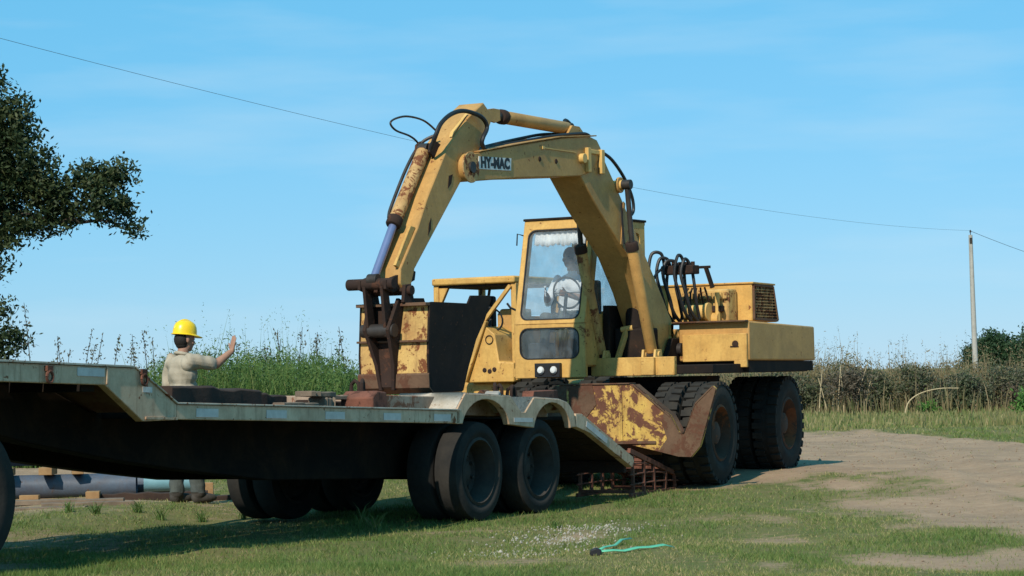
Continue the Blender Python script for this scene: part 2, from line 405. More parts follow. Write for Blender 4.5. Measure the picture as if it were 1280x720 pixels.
gx = graded(-9, 13, .11, 4000); gy0 = graded(13, 48, .14, 4000)
gy = gy0[gy0 > -400]
GX, GY = np.meshgrid(gx, gy); GZ = hz(GX, GY)
nx_, ny_ = len(gx), len(gy)
co = np.stack([GX, GY, GZ], -1).reshape(-1, 3).astype(np.float32)
ii = (np.arange(ny_ - 1)[:, None] * nx_ + np.arange(nx_ - 1)[None, :]).ravel()
quads = np.stack([ii, ii + 1, ii + 1 + nx_, ii + nx_], 1).astype(np.int32)

def np_mesh(name, co, faces, mat, attrs=None, smooth=False):
    """faces: (n,k) int array"""
    me = bpy.data.meshes.new(name); n, k = faces.shape
    me.vertices.add(len(co)); me.vertices.foreach_set('co', np.ascontiguousarray(co, np.float32).ravel())
    me.loops.add(n * k); me.loops.foreach_set('vertex_index', np.ascontiguousarray(faces, np.int32).ravel())
    me.polygons.add(n); me.polygons.foreach_set('loop_start', np.arange(n, dtype=np.int32) * k)
    if smooth: me.polygons.foreach_set('use_smooth', np.ones(n, bool))
    for an, vals in (attrs or {}).items():
        a = me.attributes.new(an, 'FLOAT', 'POINT'); a.data.foreach_set('value', np.ascontiguousarray(vals, np.float32))
    me.update(calc_edges=True); me.materials.append(MATS[mat])
    return me
def np_obj(name, *a, **k):
    o = bpy.data.objects.new(name, np_mesh(name, *a, **k)); COL.objects.link(o); return o
ground = np_obj('ground', co, quads, 'ground', {'dirt': dirt_at(GX, GY).ravel()}, smooth=True)
ground['kind'] = 'structure'

# ------------------------------------------------------------------ blades: numpy generator for grass and weeds
def blades(pos, hgt, wid, lean, tone, seg=1, curl=.4, yaw=None):
    n = len(pos); yaw = rng.uniform(0, 2 * PI, n) if yaw is None else yaw
    side = np.stack([np.cos(yaw), np.sin(yaw), np.zeros(n)], 1); ld = rng.uniform(0, 2 * PI, n)
    dirv = np.stack([np.cos(ld), np.sin(ld), np.zeros(n)], 1) * (lean * hgt)[:, None]
    rows = []
    for k in range(seg):
        t = k / seg
        c = pos + dirv * (t ** (1 + curl))[..., None] if False else pos + dirv * (t ** (1 + curl)) + np.array([0, 0, 1.]) * (hgt * t)[:, None]
        w = (wid * (1 - .55 * t))[:, None] * .5
        rows += [c - side * w, c + side * w]
    rows.append(pos + dirv + np.array([0, 0, 1.]) * (hgt * (1 - .25 * lean))[:, None])
    m = 2 * seg + 1
    co = np.stack(rows, 1).reshape(-1, 3)
    base = np.arange(n)[:, None] * m; tris = []
    for k in range(seg - 1):
        a = 2 * k; tris += [base + np.array([[a, a + 1, a + 3]]), base + np.array([[a, a + 3, a + 2]])]
    a = 2 * (seg - 1); tris.append(base + np.array([[a, a + 1, a + 2]]))
    return co, np.concatenate(tris, 0), np.repeat(tone, m)

def join(parts):
    cs, fs, ts, o = [], [], [], 0
    for c, f, t in parts: cs.append(c); fs.append(f + o); ts.append(t); o += len(c)
    return np.concatenate(cs), np.concatenate(fs), np.concatenate(ts)

def short_grass():
    n = 620000
    # uniform in view: sample 1/Y evenly, a bit wider than the frame
    iy = rng.uniform(1 / 62., 1 / 13.5, n); Y = 1 / iy; X = rng.uniform(-.30, .30, n) * Y
    d = dirt_at(X, Y)
    patch = np.clip((fbm(X + 9, Y * .6, .9, 5) - .28) * 2.4, 0, 1)
    pn = np.clip((fbm(X, Y * .6, 2.3, 5) - .30) * 2.6, 0, 1)
    keep = rng.random(n) < (np.clip(1.02 - 1.25 * d, 0, 1) ** 1.2) * (.08 + .92 * pn) + .03
    X, Y, d, patch = X[keep], Y[keep], d[keep], patch[keep]; n = len(X)
    far = sstep(24, 45, Y)
    h = rng.uniform(.018, .052, n) * (1 + .8 * far) * (1 - .5 * d) * (.7 + .6 * patch)
    w = rng.uniform(.004, .008, n) * (Y / 18.)
    tone = np.clip(rng.normal(.27, .18, n) + .75 * (1 - patch) * rng.random(n) + .35 * d + .12 * far, 0, 1)
    pos = np.stack([X, Y, hz(X, Y) - .004], 1)
    return blades(pos, h, w, rng.uniform(.2, 1.1, n), tone, 1)
c_, f_, t_ = short_grass()
o = np_obj('grass', c_, f_, 'grass_blades', {'tone': t_}); o['kind'] = 'stuff'
tag(o, 'short patchy grass covering the ground beside the dirt track', 'grass')

# ------------------------------------------------------------------ wheels
def tyre_mesh(R, w, rim, lugs=0, lug_h=.016, n=48):
    m = MB(); hw = w / 2
    prof = [(rim, -hw * .80), (rim + .02, -hw * .86), (rim + (R - rim) * .30, -hw * .985), (rim + (R - rim) * .34, -hw * 1.01), (rim + (R - rim) * .55, -hw * 1.02), (rim + (R - rim) * .59, -hw * .995), (R - .045, -hw * .97), (R - .015, -hw * .86), (R - .004, -hw * .5), (R, 0),
            (R - .004, hw * .5), (R - .015, hw * .86), (R - .045, hw * .97), (rim + (R - rim) * .59, hw * .995), (rim + (R - rim) * .55, hw * 1.02), (rim + (R - rim) * .34, hw * 1.01), (rim + (R - rim) * .30, hw * .985), (rim + .02, hw * .86), (rim, hw * .80)]
    m.lathe(prof, (0, 0, 0), (0, 1, 0), n, closed=True)
    for k in range(lugs):
        for s in (-1, 1):
            a = 2 * PI * (k + (.5 if s > 0 else 0)) / lugs
            M = Matrix.Rotation(a, 4, 'Y') @ Matrix.Translation((R + lug_h * .2, 0, 0))
            y0, y1 = (.03 * s, hw * .98 * s)
            m.box(-.03, lug_h * .8, min(y0, y1), max(y0, y1), -.62 * PI * R / lugs, .62 * PI * R / lugs, M)
    return m.mesh('tyre', 35)
def rim_mesh(rim, w, dish, hubr=.10, bolts=8, hub=.10):
    """dish: position of the centre disc along the axle (+ = outwards)"""
    m = MB(); hw = w / 2 * .86
    m.lathe([(rim + .012, hw), (rim - .012, hw + .012), (rim - .022, hw - .02), (rim - .045, hw * .3), (rim - .055, dish + .02), (rim - .09, dish), (hubr + .06, dish + .025),
             (hubr, dish + .03), (hubr, dish + hub), (hubr * .7, dish + hub + .02), (0, dish + hub + .02)], (0, 0, 0), (0, 1, 0), 32)
    m.lathe([(rim + .012, -hw), (rim - .03, -hw), (rim - .045, 0), (rim - .055, dish)], (0, 0, 0), (0, 1, 0), 32)
    for k in range(bolts):
        a = 2 * PI * k / bolts; r = hubr + .055
        m.cyl((r * math.cos(a), dish + .01, r * math.sin(a)), (r * math.cos(a), dish + .055, r * math.sin(a)), .016, 6)
    return m.mesh('rim', 35)
def add_wheel(parent, tyre, rim, loc, tm, rm, flip=False, spin=0.):
    w = bpy.data.objects.new('wheel', tyre); COL.objects.link(w); w.parent = parent
    if not tyre.materials: tyre.materials.append(MATS[tm])
    if not rim.materials: rim.materials.append(MATS[rm])
    w.location = loc; w.rotation_euler = (0, spin, PI if flip else 0)
    r = bpy.data.objects.new('rim', rim); COL.objects.link(r); r.parent = w
    return w

# ------------------------------------------------------------------ the low loader trailer
TILT = -.0335
trailer = thing('low_loader_trailer', 'grey rust-stained low loader trailer with gooseneck and twin rear axles', 'trailer', (-.26, 21.6, 0), head(28))
def tp(mb, name, mat, bevel=.006, parent=None):
    return mb.build(name, mat, parent or trailer, bevel, ry=0 if parent else TILT)
WIDE = -2.55
def arch(cx, cz, rx, rz_, a0, a1, n=14):
    return [(cx + rx * math.cos(math.radians(a0 + (a1 - a0) * k / n)), cz + rz_ * math.sin(math.radians(a0 + (a1 - a0) * k / n))) for k in range(n + 1)]
for v0, v1, s in ((-.05, .02, 1), (WIDE - .02, WIDE + .05, -1)):
    goose = [(9.4, 1.235), (5.22, 1.235), (5.02, 1.13), (4.74, .985), (4.74, .872), (5.14, .858), (5.58, 1.108), (9.4, 1.108)]
    rail = tp(MB().prism(goose, 'y', v0, v1), 'gooseneck_rail', 'trailer_paint')
    m = MB(); vo = (v0, v1 + .014) if s > 0 else (v0 - .014, v1)
    m.box(5.25, 9.4, *vo, 1.238, 1.252); m.bar((5.24, (vo[0] + vo[1]) / 2, 1.243), (4.735, (vo[0] + vo[1]) / 2, .993), vo[1] - vo[0], .012)
    tp(m, 'flange', 'trailer_top', .002, rail)
    vv = (v1 + .001, v1 + .012) if s > 0 else (v0 - .012, v0 - .001)
    tp(MB().box(4.74, 5.12, *vv, .872, .892), 'stiffener', 'trailer_paint', .002, rail)
    tp(MB().box(5.555, 5.572, *vv, 1.112, 1.235), 'stiffener', 'trailer_paint', .002, rail)
    dr = tp(MB().box(.54, 4.738, v0, v1, .875, .986), 'deck_rail', 'trailer_paint')
    tp(MB().box(.54, 4.735, *vo, .988, 1.000), 'flange', 'trailer_top', .002, dr)
    # raised body over the wheels, arches cut out
    top = [(.60, .872), (.60, .985), (.44, 1.140), (-.42, 1.128), (-.62, .985), (-.70, .985), (-.88, 1.125), (-1.40, 1.115), (-1.58, 1.085), (-1.70, 1.00), (-1.745, .855), (-1.66, .855)]
    cut = arch(-1.255, .80, .385, .285, 171, 9) + arch(.05, .80, .455, .297, 166, 14)
    tp(MB().prism(top + cut, 'y', v0, v1), 'fender_side', 'trailer_paint', .004)
    v2, v3 = (v0 - .60, v0) if s > 0 else (v1, v1 + .60)
    m = MB()
    prof = [(.60, .995), (.445, 1.150), (-.425, 1.138), (-.625, .995), (-.695, .995), (-.88, 1.135), (-1.40, 1.125), (-1.585, 1.093), (-1.71, 1.005)]
    for p, q in zip(prof[:-1], prof[1:]):
        m.add([(p[0], v2, p[1]), (q[0], v2, q[1]), (q[0], v3 + (.055 if s > 0 else 0), q[1]), (p[0], v3 + (.055 if s > 0 else 0), p[1]),
               (p[0], v2, p[1] - .012), (q[0], v2, q[1] - .012), (q[0], v3 + (.055 if s > 0 else 0), q[1] - .012), (p[0], v3 + (.055 if s > 0 else 0), p[1] - .012)],
              [(0, 1, 2, 3), (7, 6, 5, 4), (0, 4, 5, 1), (3, 2, 6, 7), (0, 3, 7, 4), (1, 5, 6, 2)])
    tp(m, 'fender_top', 'trailer_top', 0)
# raised centre over the axles, carrying the bucket
tp(MB().box(-1.72, 1.50, -2.28, -.27, .955, 1.118), 'raised_deck', 'deck_steel', .008)
for k in range(10):
    y0 = -.075 - k * .2405
    tp(MB().box(1.52, 4.70, y0 - .228, y0, .945, .982 + rnd.uniform(-.004, .004)), 'deck_plank', 'timber_dark', .004)
for k in range(8):
    y0 = -.08 - k * .301
    tp(MB().box(5.28, 9.3, y0 - .288, y0, 1.19, 1.226), 'deck_plank', 'timber_dark', .004)
tp(MB().prism([(5.27, 1.22), (4.75, .975), (4.75, .93), (5.27, 1.17)], 'y', WIDE + .06, -.06), 'slope_plate', 'brown_steel', .004)
for y in (-.78, -1.75):
    tp(MB().prism([(9.2, 1.19), (5.45, 1.15), (4.85, .94), (-1.72, .94), (-1.72, .60), (.2, .40), (.9, .39), (2.47, .402), (3.6, .49), (4.48, .575), (5.55, .71), (6.4, .86), (7.4, 1.00), (9.2, 1.02)], 'y', y - .09, y + .09), 'main_beam', 'frame_black', .01)
for x in (1.7, 2.5, 3.3, 4.1, 4.65):
    tp(MB().box(x - .05, x + .05, WIDE + .06, -.12, .885, .94), 'cross_member', 'frame_black', .004)
tp(MB().box(5.6, 5.75, WIDE + .06, -.055, 1.06, 1.18), 'cross_member', 'frame_black', .004)
# rear slope (beavertail)
for v0, v1 in ((-.055, .018), (WIDE - .018, WIDE + .055)):
    tp(MB().prism([(-1.75, .985), (-1.75, .86), (-2.05, .80), (-3.02, .455), (-3.06, .52), (-3.03, .565), (-1.88, .985)], 'y', v0, v1), 'tail_rail', 'trailer_paint', .005)
for k in range(7):
    x0 = -1.90 - k * .165; z0 = .965 - k * .165 * .365
    tp(MB().prism([(x0, z0), (x0 - .150, z0 - .055), (x0 - .150, z0 - .095), (x0, z0 - .04)], 'y', WIDE + .06, -.06), 'tail_plank', 'timber_dark', .004)
tp(MB().box(-3.04, -2.98, WIDE + .06, -.06, .40, .52), 'tail_beam', 'dark_rust', .006)
# reflective strips
for a0, a1, z0, z1 in ((4.22, 4.50, .895, .958), (3.30, 3.58, .895, .958), (2.45, 2.74, .895, .955), (1.56, 1.84, .893, .953), (.71, 1.0, .892, .952), (5.59, 5.89, 1.165, 1.222), (5.04, 5.15, 1.065, 1.105), (-.84, -.47, .895, .935)):
    tp(MB().box(a0, a1, .0215, .0245, z0, z1), 'reflector', 'reflector', 0)
tp(MB().prism([(-1.98, .915), (-2.44, .750), (-2.42, .695), (-1.96, .860)], 'y', .0195, .0225), 'reflector', 'reflector', 0)
for a, z in ((6.21, 1.16), (5.16, 1.165)):
    m = MB(); m.tube([(a + .032 * math.cos(t), .045, z - .01 + .038 * math.sin(t)) for t in np.linspace(0, 2 * PI, 13)], .011, 6, False); m.box(a - .03, a + .03, .022, .05, z + .03, z + .065)
    tp(m, 'lashing_ring', 'rust', 0)
t_tyre = tyre_mesh(.45, .25, .295, 0); t_rim = rim_mesh(.295, .25, -.09, hub=.05)
trim_in = rim_mesh(.295, .25, .05)
for a, zc in ((.05, .452), (-1.11, .450)):
    for y, flip in ((-.155, False), (-.44, True), (-2.10, False), (-2.385, True)):
        w = add_wheel(trailer, t_tyre, t_rim if y in (-.155, -2.385) else trim_in, (a, y, zc), 'tyre_dusty', 'rim_dark', flip, rnd.uniform(0, 6))
    MB().cyl((a, -2.3, zc), (a, -.2, zc), .075, 12).build('axle', 'frame_black', trailer)
    for y in (-.78, -1.75):
        m = MB(); m.prism([(a + .42, .66), (a, .57), (a - .42, .66), (a - .42, .62), (a, .52), (a + .42, .62)], 'y', y - .04, y + .04); m.build('leaf_spring', 'frame_black', trailer, .004)

# loading ramps hooked to the tail
def loading_ramp(v0, v1, label):
    r = thing('loading_ramp', label, 'ramp', (0, 0, 0), 0, 'loading ramps at the tail of the trailer')
    r.location = Vector((-.26, 21.6, 0)) + Matrix.Rotation(head(28), 3, 'Z') @ Vector((-3.1, (v0 + v1) / 2, 0)); r.rotation_euler = (0, 0, head(28))
    hw = (v1 - v0) / 2
    topz = lambda x: .52 + (x + .02) * (.52 - .10) / 1.66
    for y in (hw, -hw):
        m = MB()
        m.bar((-.02, y, .52), (-1.68, y, .105), .035, .05)
        m.bar((-.02, y, .065), (-1.66, y, .085), .03, .04)
        tp_ = m.build('side_frame', 'rust', r, .003)
        for x in (-.1, -.36, -.62, -.88, -1.14, -1.38):
            mm = MB(); mm.bar((x, y, .06), (x + rnd.uniform(-.03, .03), y, topz(x) - .005), .03, .03); mm.build('upright', 'rust', tp_, 0)
        for z in (.17, .27, .37):
            xe = -.02 - (.52 - z - .03) * 1.66 / .42
            mm = MB(); mm.tube([(xe * t, y + .004, z + .03 * math.sin(t * 2.4) - .03 * t) for t in np.linspace(.02, .98, 8)], .010, 6); mm.build('rail', 'rust', tp_, 0)
    for k in range(9):
        x = -.1 - k * .185
        MB().bar((x, -hw, topz(x) + .005), (x, hw, topz(x) + .005), .045, .03).build('rung', 'rust', r, 0)
    for x in (-.1, -.9):
        MB().bar((x, -hw, .10), (x, hw, .10), .035, .035).build('cross_tie', 'rust', r, 0)
    return r
loading_ramp(-.66, -.06, 'rusty barred loading ramp on the ground below the notch of the rusty yellow blade')
loading_ramp(-2.45, -1.85, 'rusty loading ramp at the trailer tail on the hard-hatted man\'s side')

# ------------------------------------------------------------------ truck pulling the trailer (only its rear reaches the picture)
truck = thing('tractor_truck', 'dark truck tractor unit under the trailer gooseneck, its rear wheel showing', 'truck', (0, 0, 0), head(28))
truck.location = Vector((-.26, 21.6, 0)) + Matrix.Rotation(head(28), 3, 'Z') @ Vector((6.93, 0, 0)); TZ = .075
k_tyre = tyre_mesh(.51, .27, .285, 0); k_rim = rim_mesh(.285, .27, -.08)
for a in (0, 1.30, 4.4):
    ys = (-.155, -.455, -2.10, -2.40) if a < 4 else (-.17, -2.38)
    for y in ys: add_wheel(truck, k_tyre, k_rim, (a, y, TZ + .512), 'tyre_dusty', 'rim_dark', y < -1.2, rnd.uniform(0, 6))
    MB().cyl((a, -2.4, TZ + .51), (a, -.15, TZ + .51), .08).build('axle', 'frame_black', truck)
for y in (-.85, -1.7): MB().box(-.7, 5.4, y - .05, y + .05, TZ + .62, TZ + .86).build('chassis_rail', 'frame_black', truck, .006)
MB().lathe([(0, .12), (.42, .12), (.45, .08), (.45, 0), (0, 0)], (.55, -1.27, TZ + .86), (0, 0, 1), 28).build('fifth_wheel', 'frame_black', truck)
cabt = MB().prism([(3.3, TZ + .75), (5.6, TZ + .55), (5.65, TZ + 1.5), (5.35, TZ + 2.6), (3.35, TZ + 2.65)], 'y', -2.5, -.05).build('cab', 'trailer_paint', truck, .05)
MB().prism([(5.62, TZ + 1.62), (5.38, TZ + 2.45), (5.40, TZ + 2.45), (5.645, TZ + 1.62)], 'y', -2.35, -.2).build('windscreen', 'glass_grey', cabt)
MB().box(4.0, 5.2, -.052, -.044, TZ + 1.6, TZ + 2.4).build('side_window', 'glass_grey', cabt)
MB().box(2.5, 3.1, -2.35, -1.9, TZ + .45, TZ + .85).build('fuel_tank', 'frame_black', truck, .04)


# ------------------------------------------------------------------ the wheeled excavator
exc = thing('wheeled_excavator', 'old yellow wheeled excavator with folded boom resting its bucket on the trailer', 'excavator', (1.7, 27.1, 0), head(24))
UP = math.radians(-6)                   # upper structure slewed a little against the carrier
def up(mb, name, mat, bevel=.008, parent=None, smooth=40):
    return mb.build(name, mat, parent or exc, bevel, smooth, rz=0 if parent else UP)
# carrier
e_tyre = tyre_mesh(.53, .29, .29, 30, .014); e_rim = rim_mesh(.29, .29, -.03, .12)
e_rim2 = rim_mesh(.29, .29, .04, .12)
for a, zc in ((1.28, .655), (-1.10, .695)):
    for y, flip in ((.975, False), (.64, True), (-.64, False), (-.975, True)):
        add_wheel(exc, e_tyre, e_rim if abs(y) > .8 else e_rim2, (a, y, zc), 'rubber', 'rim_rust', flip, rnd.uniform(0, 6))
    MB().cyl((a, -1.0, zc), (a, 1.0, zc), .10, 14).build('axle', 'frame_black', exc)
MB().prism([(-1.75, .62), (-1.75, 1.02), (1.75, .98), (1.75, .58), (.6, .48), (-.5, .50)], 'y', -.42, .42).build('carrier_frame', 'dark_steel', exc, .015)
MB().cyl((0, 0, .98), (0, 0, 1.26), .62, 36).build('slew_ring', 'dark_steel', exc)
MB().cyl((0, 0, 1.06), (0, 0, 1.14), .70, 36).build('slew_gear', 'frame_black', exc)
# dozer blade with a notch in front of each wheel
half = [(0, 1.19), (.437, 1.19), (.84, .86), (.93, .69), (.99, .69), (1.12, .99), (1.31, 1.16), (1.345, 1.13), (1.16, .54), (1.06, .43), (.92, .435), (.66, .495), (.27, .585), (0, .60)]
pts = half + [(-y, z) for y, z in half[::-1][1:-1]]
bl = MB().prism(pts, 'x', 2.06, 2.11).build('dozer_blade', 'blade_paint', exc, .006)
for s in (1, -1):
    m = MB()
    for (y0, z0), (y1, z1) in zip(half[1:6], half[2:7]):
        m.add([(x, s * y, z) for y, z in ((y0, z0), (y1, z1)) for x in (1.93, 2.125)] + [(x, s * y, z - .02) for y, z in ((y0, z0), (y1, z1)) for x in (1.93, 2.125)],
              [(0, 1, 3, 2), (4, 6, 7, 5), (0, 2, 6, 4), (1, 5, 7, 3), (0, 4, 5, 1), (2, 3, 7, 6)])
    m.build('notch_flange', 'brown_steel', bl, .002)
for s in (1, -1):
    wp = [(.79, .915), (.84, .86), (.93, .69), (.99, .69), (1.12, .99), (1.31, 1.16), (1.345, 1.13), (1.16, .54), (1.06, .43), (.92, .435), (.70, .49), (.80, .62), (.74, .80)]
    if s < 0: wp = [(.02, 1.185), (.437, 1.185)] + wp[:11] + [(.42, .55), (.20, .62), (.14, .80), (-.02, .98)]
    MB().prism([(s * y, z) for y, z in wp], 'x', 2.1105, 2.119).build('wear_plate', 'brown_steel', bl, .002)
m = MB(); m.box(1.94, 2.125, -.40, .40, 1.19, 1.205); m.build('top_flange', 'brown_steel', bl, .003)
for s in (1, -1): MB().prism([(2.055, 1.10), (2.055, .55), (1.72, .60), (1.72, .95)], 'y', s * .40 - .03, s * .40 + .03).build('blade_arm', 'brown_steel', exc, .004)
for s in (1, -1): MB().box(2.111, 2.124, s * .30 - .012, s * .30 + .012, .60, 1.18).build('rib', 'blade_paint', bl, .002)
m = MB(); m.prism([(2.126, .60), (2.126, .57), (1.95, .45), (1.95, .49)], 'y', -.68, .68); m.build('cutting_edge', 'brown_steel', bl, .002)

# upper frame
m = MB(); m.box(-1.38, 1.18, -1.06, 1.16, 1.285, 1.385); up(m, 'deck_frame', 'dark_steel', .01)
m = MB(); m.box(1.185, 1.25, -.27, .74, 1.275, 1.475); up(m, 'front_beam', 'yellow', .008)
m = MB(); m.box(1.19, 1.30, .36, .52, 1.28, 1.47); up(m, 'beam_cover', 'yellow', .006)
# counterweight and side box (near side)
cw = up(MB().prism([(.43, 1.420), (.43, 1.850), (-1.39, 1.800), (-1.40, 1.410)], 'y', .40, 1.25), 'counterweight', 'boom_yellow', .018)
m = MB(); m.prism([(.40, 1.285), (.40, 1.417), (-1.385, 1.407), (-1.385, 1.295)], 'y', .45, 1.225); up(m, 'skirt', 'dark_steel', .006)
m = MB(); m.box(.433, .468, .46, 1.235, 1.415, 1.715); m.prism([(.434, 1.425), (.434, 1.345), (.470, 1.345), (.470, 1.425)], 'y', 1.08, 1.235); up(m, 'front_panel', 'yellow', .006)
m = MB(); m.prism([(.43, 1.840), (.52, 1.842), (.52, 1.858), (.43, 1.860)], 'y', .37, 1.245); up(m, 'panel_lip', 'brown_steel', .003)
m = MB()
m.lathe([(0, .03), (.03, .026), (.042, .0)], (.46, .70, 1.335), (1, 0, 0), 14); up(m, 'work_lamp', 'lamp_glass', 0)
m = MB(); m.lathe([(.045, .012), (.052, 0), (.046, -.03), (0, -.04)], (.455, .70, 1.335), (1, 0, 0), 14); up(m, 'lamp_housing', 'black_paint', 0)
m = MB(); m.lathe([(0, .004), (.035, .004), (.04, 0)], (.47, 1.10, 1.60), (1, 0, 0), 10); m.box(.470, .474, 1.04, 1.14, 1.565, 1.58); up(m, 'latch', 'dark_rust', 0)
up(MB().prism([(.50, 1.40), (.50, 1.83), (.44, 1.845), (.62, 1.44), (.70, 1.40)], 'y', .30, .345), 'gusset', 'yellow', .003)
# far side box
up(MB().prism([(.0, 1.39), (.0, 1.84), (-1.38, 1.80), (-1.38, 1.39)], 'y', -1.10, -.45), 'side_tank', 'boom_yellow', .02)
up(MB().box(-1.39, -.46, -.445, .395, 1.39, 1.80), 'rear_weight', 'boom_yellow', .02)
# engine hood with grille
hood = up(MB().prism([(-.72, 1.872), (-.72, 2.302), (-1.30, 2.292), (-1.43, 1.865)], 'y', -.62, .775), 'engine_hood', 'yellow', .012)
m = MB(); 
gp = [(-.745, 1.895), (-.745, 2.285), (-1.285, 2.275), (-1.405, 1.885)]
for i in range(4):
    p, q = gp[i], gp[(i + 1) % 4]; m.bar((p[0], .787, p[1]), (q[0], .787, q[1]), .02, .028)
m.build('grille_frame', 'brown_steel', hood, .002)
MB().prism([(-.76, 1.905), (-.76, 2.275), (-1.275, 2.265), (-1.395, 1.895)], 'y', .7755, .779).build('grille_backing', 'dark_steel', hood, 0)
for k in range(10):
    z = 1.93 + k * .034; MB().bar((-.755, .786, z), (-1.40 + k * .0115, .786, z - .004), .010, .009).build('grille_bar', 'rusty_cylinder', hood, 0)
for k in range(12):
    x = -.80 - k * .042; MB().bar((x, .783, 1.90), (x, .783, 2.27), .006, .008).build('grille_bar', 'rusty_cylinder', hood, 0)
m = MB(); m.prism([(-.70, 2.298), (-.70, 2.318), (-1.33, 2.308), (-1.33, 2.288)], 'y', -.65, .80); m.build('hood_lid', 'yellow', hood, .004)
# engine and pumps in front of the hood
eng = up(MB().box(-.70, -.46, .02, .60, 1.87, 2.24), 'engine_block', 'bucket_yellow', .02)
m = MB()
for k in range(9): m.cyl((-.45, .05 + k * .065, 2.20), (-.45, .05 + k * .065, 2.13), .026, 8)
m.build('manifold', 'bucket_yellow', eng, 0)
MB().box(-.48, -.36, .10, .55, 1.98, 2.05).build('pipe_cover', 'dark_rust', eng, .01)
MB().cyl((-.40, .20, 1.90), (-.40, .52, 1.90), .075, 16).build('filter', 'yellow', eng)
MB().cyl((-.38, .50, 1.86), (-.38, .50, 2.20), .028, 10).build('stand_pipe', 'pale_yellow', eng)
m = MB(); m.cyl((-.30, .12, 1.98), (-.30, .40, 1.98), .085, 16); m.cyl((-.30, .40, 1.98), (-.30, .44, 1.98), .105, 16); m.build('pump', 'pale_yellow', eng)
m = MB()
for k in range(5): m.tube([(-.42 + .04 * k, .12 + .07 * k, 2.26), (-.38 + .03 * k, .1 + .08 * k, 2.20), (-.34, .1 + .08 * k, 2.08), (-.33 + .02 * k, .06 + .09 * k, 1.9)], .012, 6)
m.build('fuel_line', 'dark_rust', eng, 0)
# swivel valve bank with looping hoses
vb = up(MB().box(-.02, .16, .06, .46, 2.40, 2.50), 'valve_bank', 'dark_rust', .012)
m = MB()
for k in range(5): m.cyl((.07, .10 + k * .08, 2.49), (.07, .10 + k * .08, 2.54), .024, 8)
m.build('spool_cap', 'dark_rust', vb, 0)
m = MB(); m.bar((.0, .46, 2.475), (.0, .60, 2.475), .03, .03); m.bar((.0, .545, 2.475), (-.05, .60, 2.24), .05, .035); m.build('valve_bracket', 'dark_steel', vb, .003)
def hose(path, r, name='hose', parent=None, mat='hose', n=10):
    P = [Vector(p) for p in path]; out = []
    for i in range(len(P) - 1):
        p0, p1, p2, p3 = P[max(i - 1, 0)], P[i], P[i + 1], P[min(i + 2, len(P) - 1)]
        for k in range(n):
            t = k / n; out.append(.5 * ((2 * p1) + (-p0 + p2) * t + (2*p0 - 5*p1 + 4*p2 - p3) * t * t + (-p0 + 3*p1 - 3*p2 + p3) * t ** 3))
    out.append(P[-1])
    return up(MB().tube(out, r, 8), name, mat, 0, parent)
for k, (y0, y1, zt) in enumerate(((.08, .02, 2.64), (.15, .12, 2.58), (.24, .20, 2.55), (.33, .34, 2.60), (.40, .42, 2.56))):
    hose([(.10, y0, 2.50), (.14, y0 - .02, zt), (.20, y1 - .05, zt - .01), (.24, y1 - .07, 2.40), (.22, y1 - .03, 2.20), (.14, y1, 1.98), (.0, y1 + .02, 1.86)], .019)
for k in range(4):
    y = .10 + k * .105
    hose([(.07, y, 2.41), (.07, y + .01 * (k - 1), 2.26), (.04, y + .02, 2.10), (-.04, y + .02, 1.90)], .019)

# boom
V0, V1 = -.055, .315
lower = [(2.50, 3.37), (2.118, 3.041), (1.438, 2.552), (1.12, 2.18), (.76, 1.62), (.66, 1.42), (.18, 1.40), (.337, 1.663), (.426, 1.884), (.80, 2.32), (1.183, 2.742), (1.575, 3.18), (1.93, 3.55), (2.06, 3.64), (2.45, 3.60)]
bm_ = up(MB().prism(lower, 'y', V0, V1), 'main_boom', 'boom_yellow', .012)
nose = [(4.72 + .135 * math.cos(a), 3.298 + .135 * math.sin(a)) for a in np.linspace(1.75, -1.70, 11)]
upper = [(2.02, 3.60), (2.04, 3.68), (2.12, 3.755), (2.307, 3.785), (2.914, 3.715), (3.739, 3.588), (4.55, 3.452)] + nose + [(3.752, 3.258), (3.10, 3.306), (2.50, 3.352), (2.30, 3.40)]
ub = up(MB().prism(upper, 'y', V0 - .012, V1 + .012), 'upper_boom', 'boom_yellow', .010)
m = MB(); m.prism([(2.16, 3.790), (2.914, 3.722), (3.739, 3.595), (4.55, 3.459), (4.55, 3.468), (3.739, 3.606), (2.914, 3.735), (2.16, 3.803)], 'y', V0 - .03, V1 + .03); m.build('top_plate', 'boom_yellow', ub, .003)
m = MB(); m.prism([(4.72 + .15 * math.cos(a), 3.298 + .15 * math.sin(a)) for a in np.linspace(0, 2 * PI, 25)[:-1]], 'y', V1 + .0125, V1 + .028); m.build('nose_plate', 'rusty_cylinder', ub, .004)
MB().cyl((4.72, V0 - .05, 3.298), (4.72, V1 + .05, 3.298), .055, 18).build('nose_pin', 'steel_pin', ub)
m = MB()
m.box(2.33, 2.40, V1 + .013, V1 + .055, 3.40, 3.655); m.box(2.03, 2.10, V1 + .013, V1 + .055, 3.40, 3.655); m.box(2.09, 2.34, V1 + .013, V1 + .032, 3.60, 3.645)
m.build('joint_bracket', 'pale_yellow', ub, .006)
m = MB(); m.cyl((2.49, V1 + .012, 3.535), (2.49, V1 + .065, 3.535), .052, 16); m.build('joint_pin', 'pale_yellow', ub, .004)
m = MB(); m.box(2.60, 3.30, V1 + .0125, V1 + .022, 3.585, 3.595); m.box(3.28, 3.32, V1 + .0125, V1 + .03, 3.575, 3.605); m.build('grease_line', 'pale_yellow', ub, 0)
m = MB()
for x in (3.02, 3.36): m.lathe([(0, .010), (.022, .008), (.028, 0)], (x, V1 + .012, 3.47), (0, 1, 0), 10)
m.build('bolt_head', 'dark_rust', ub, 0)
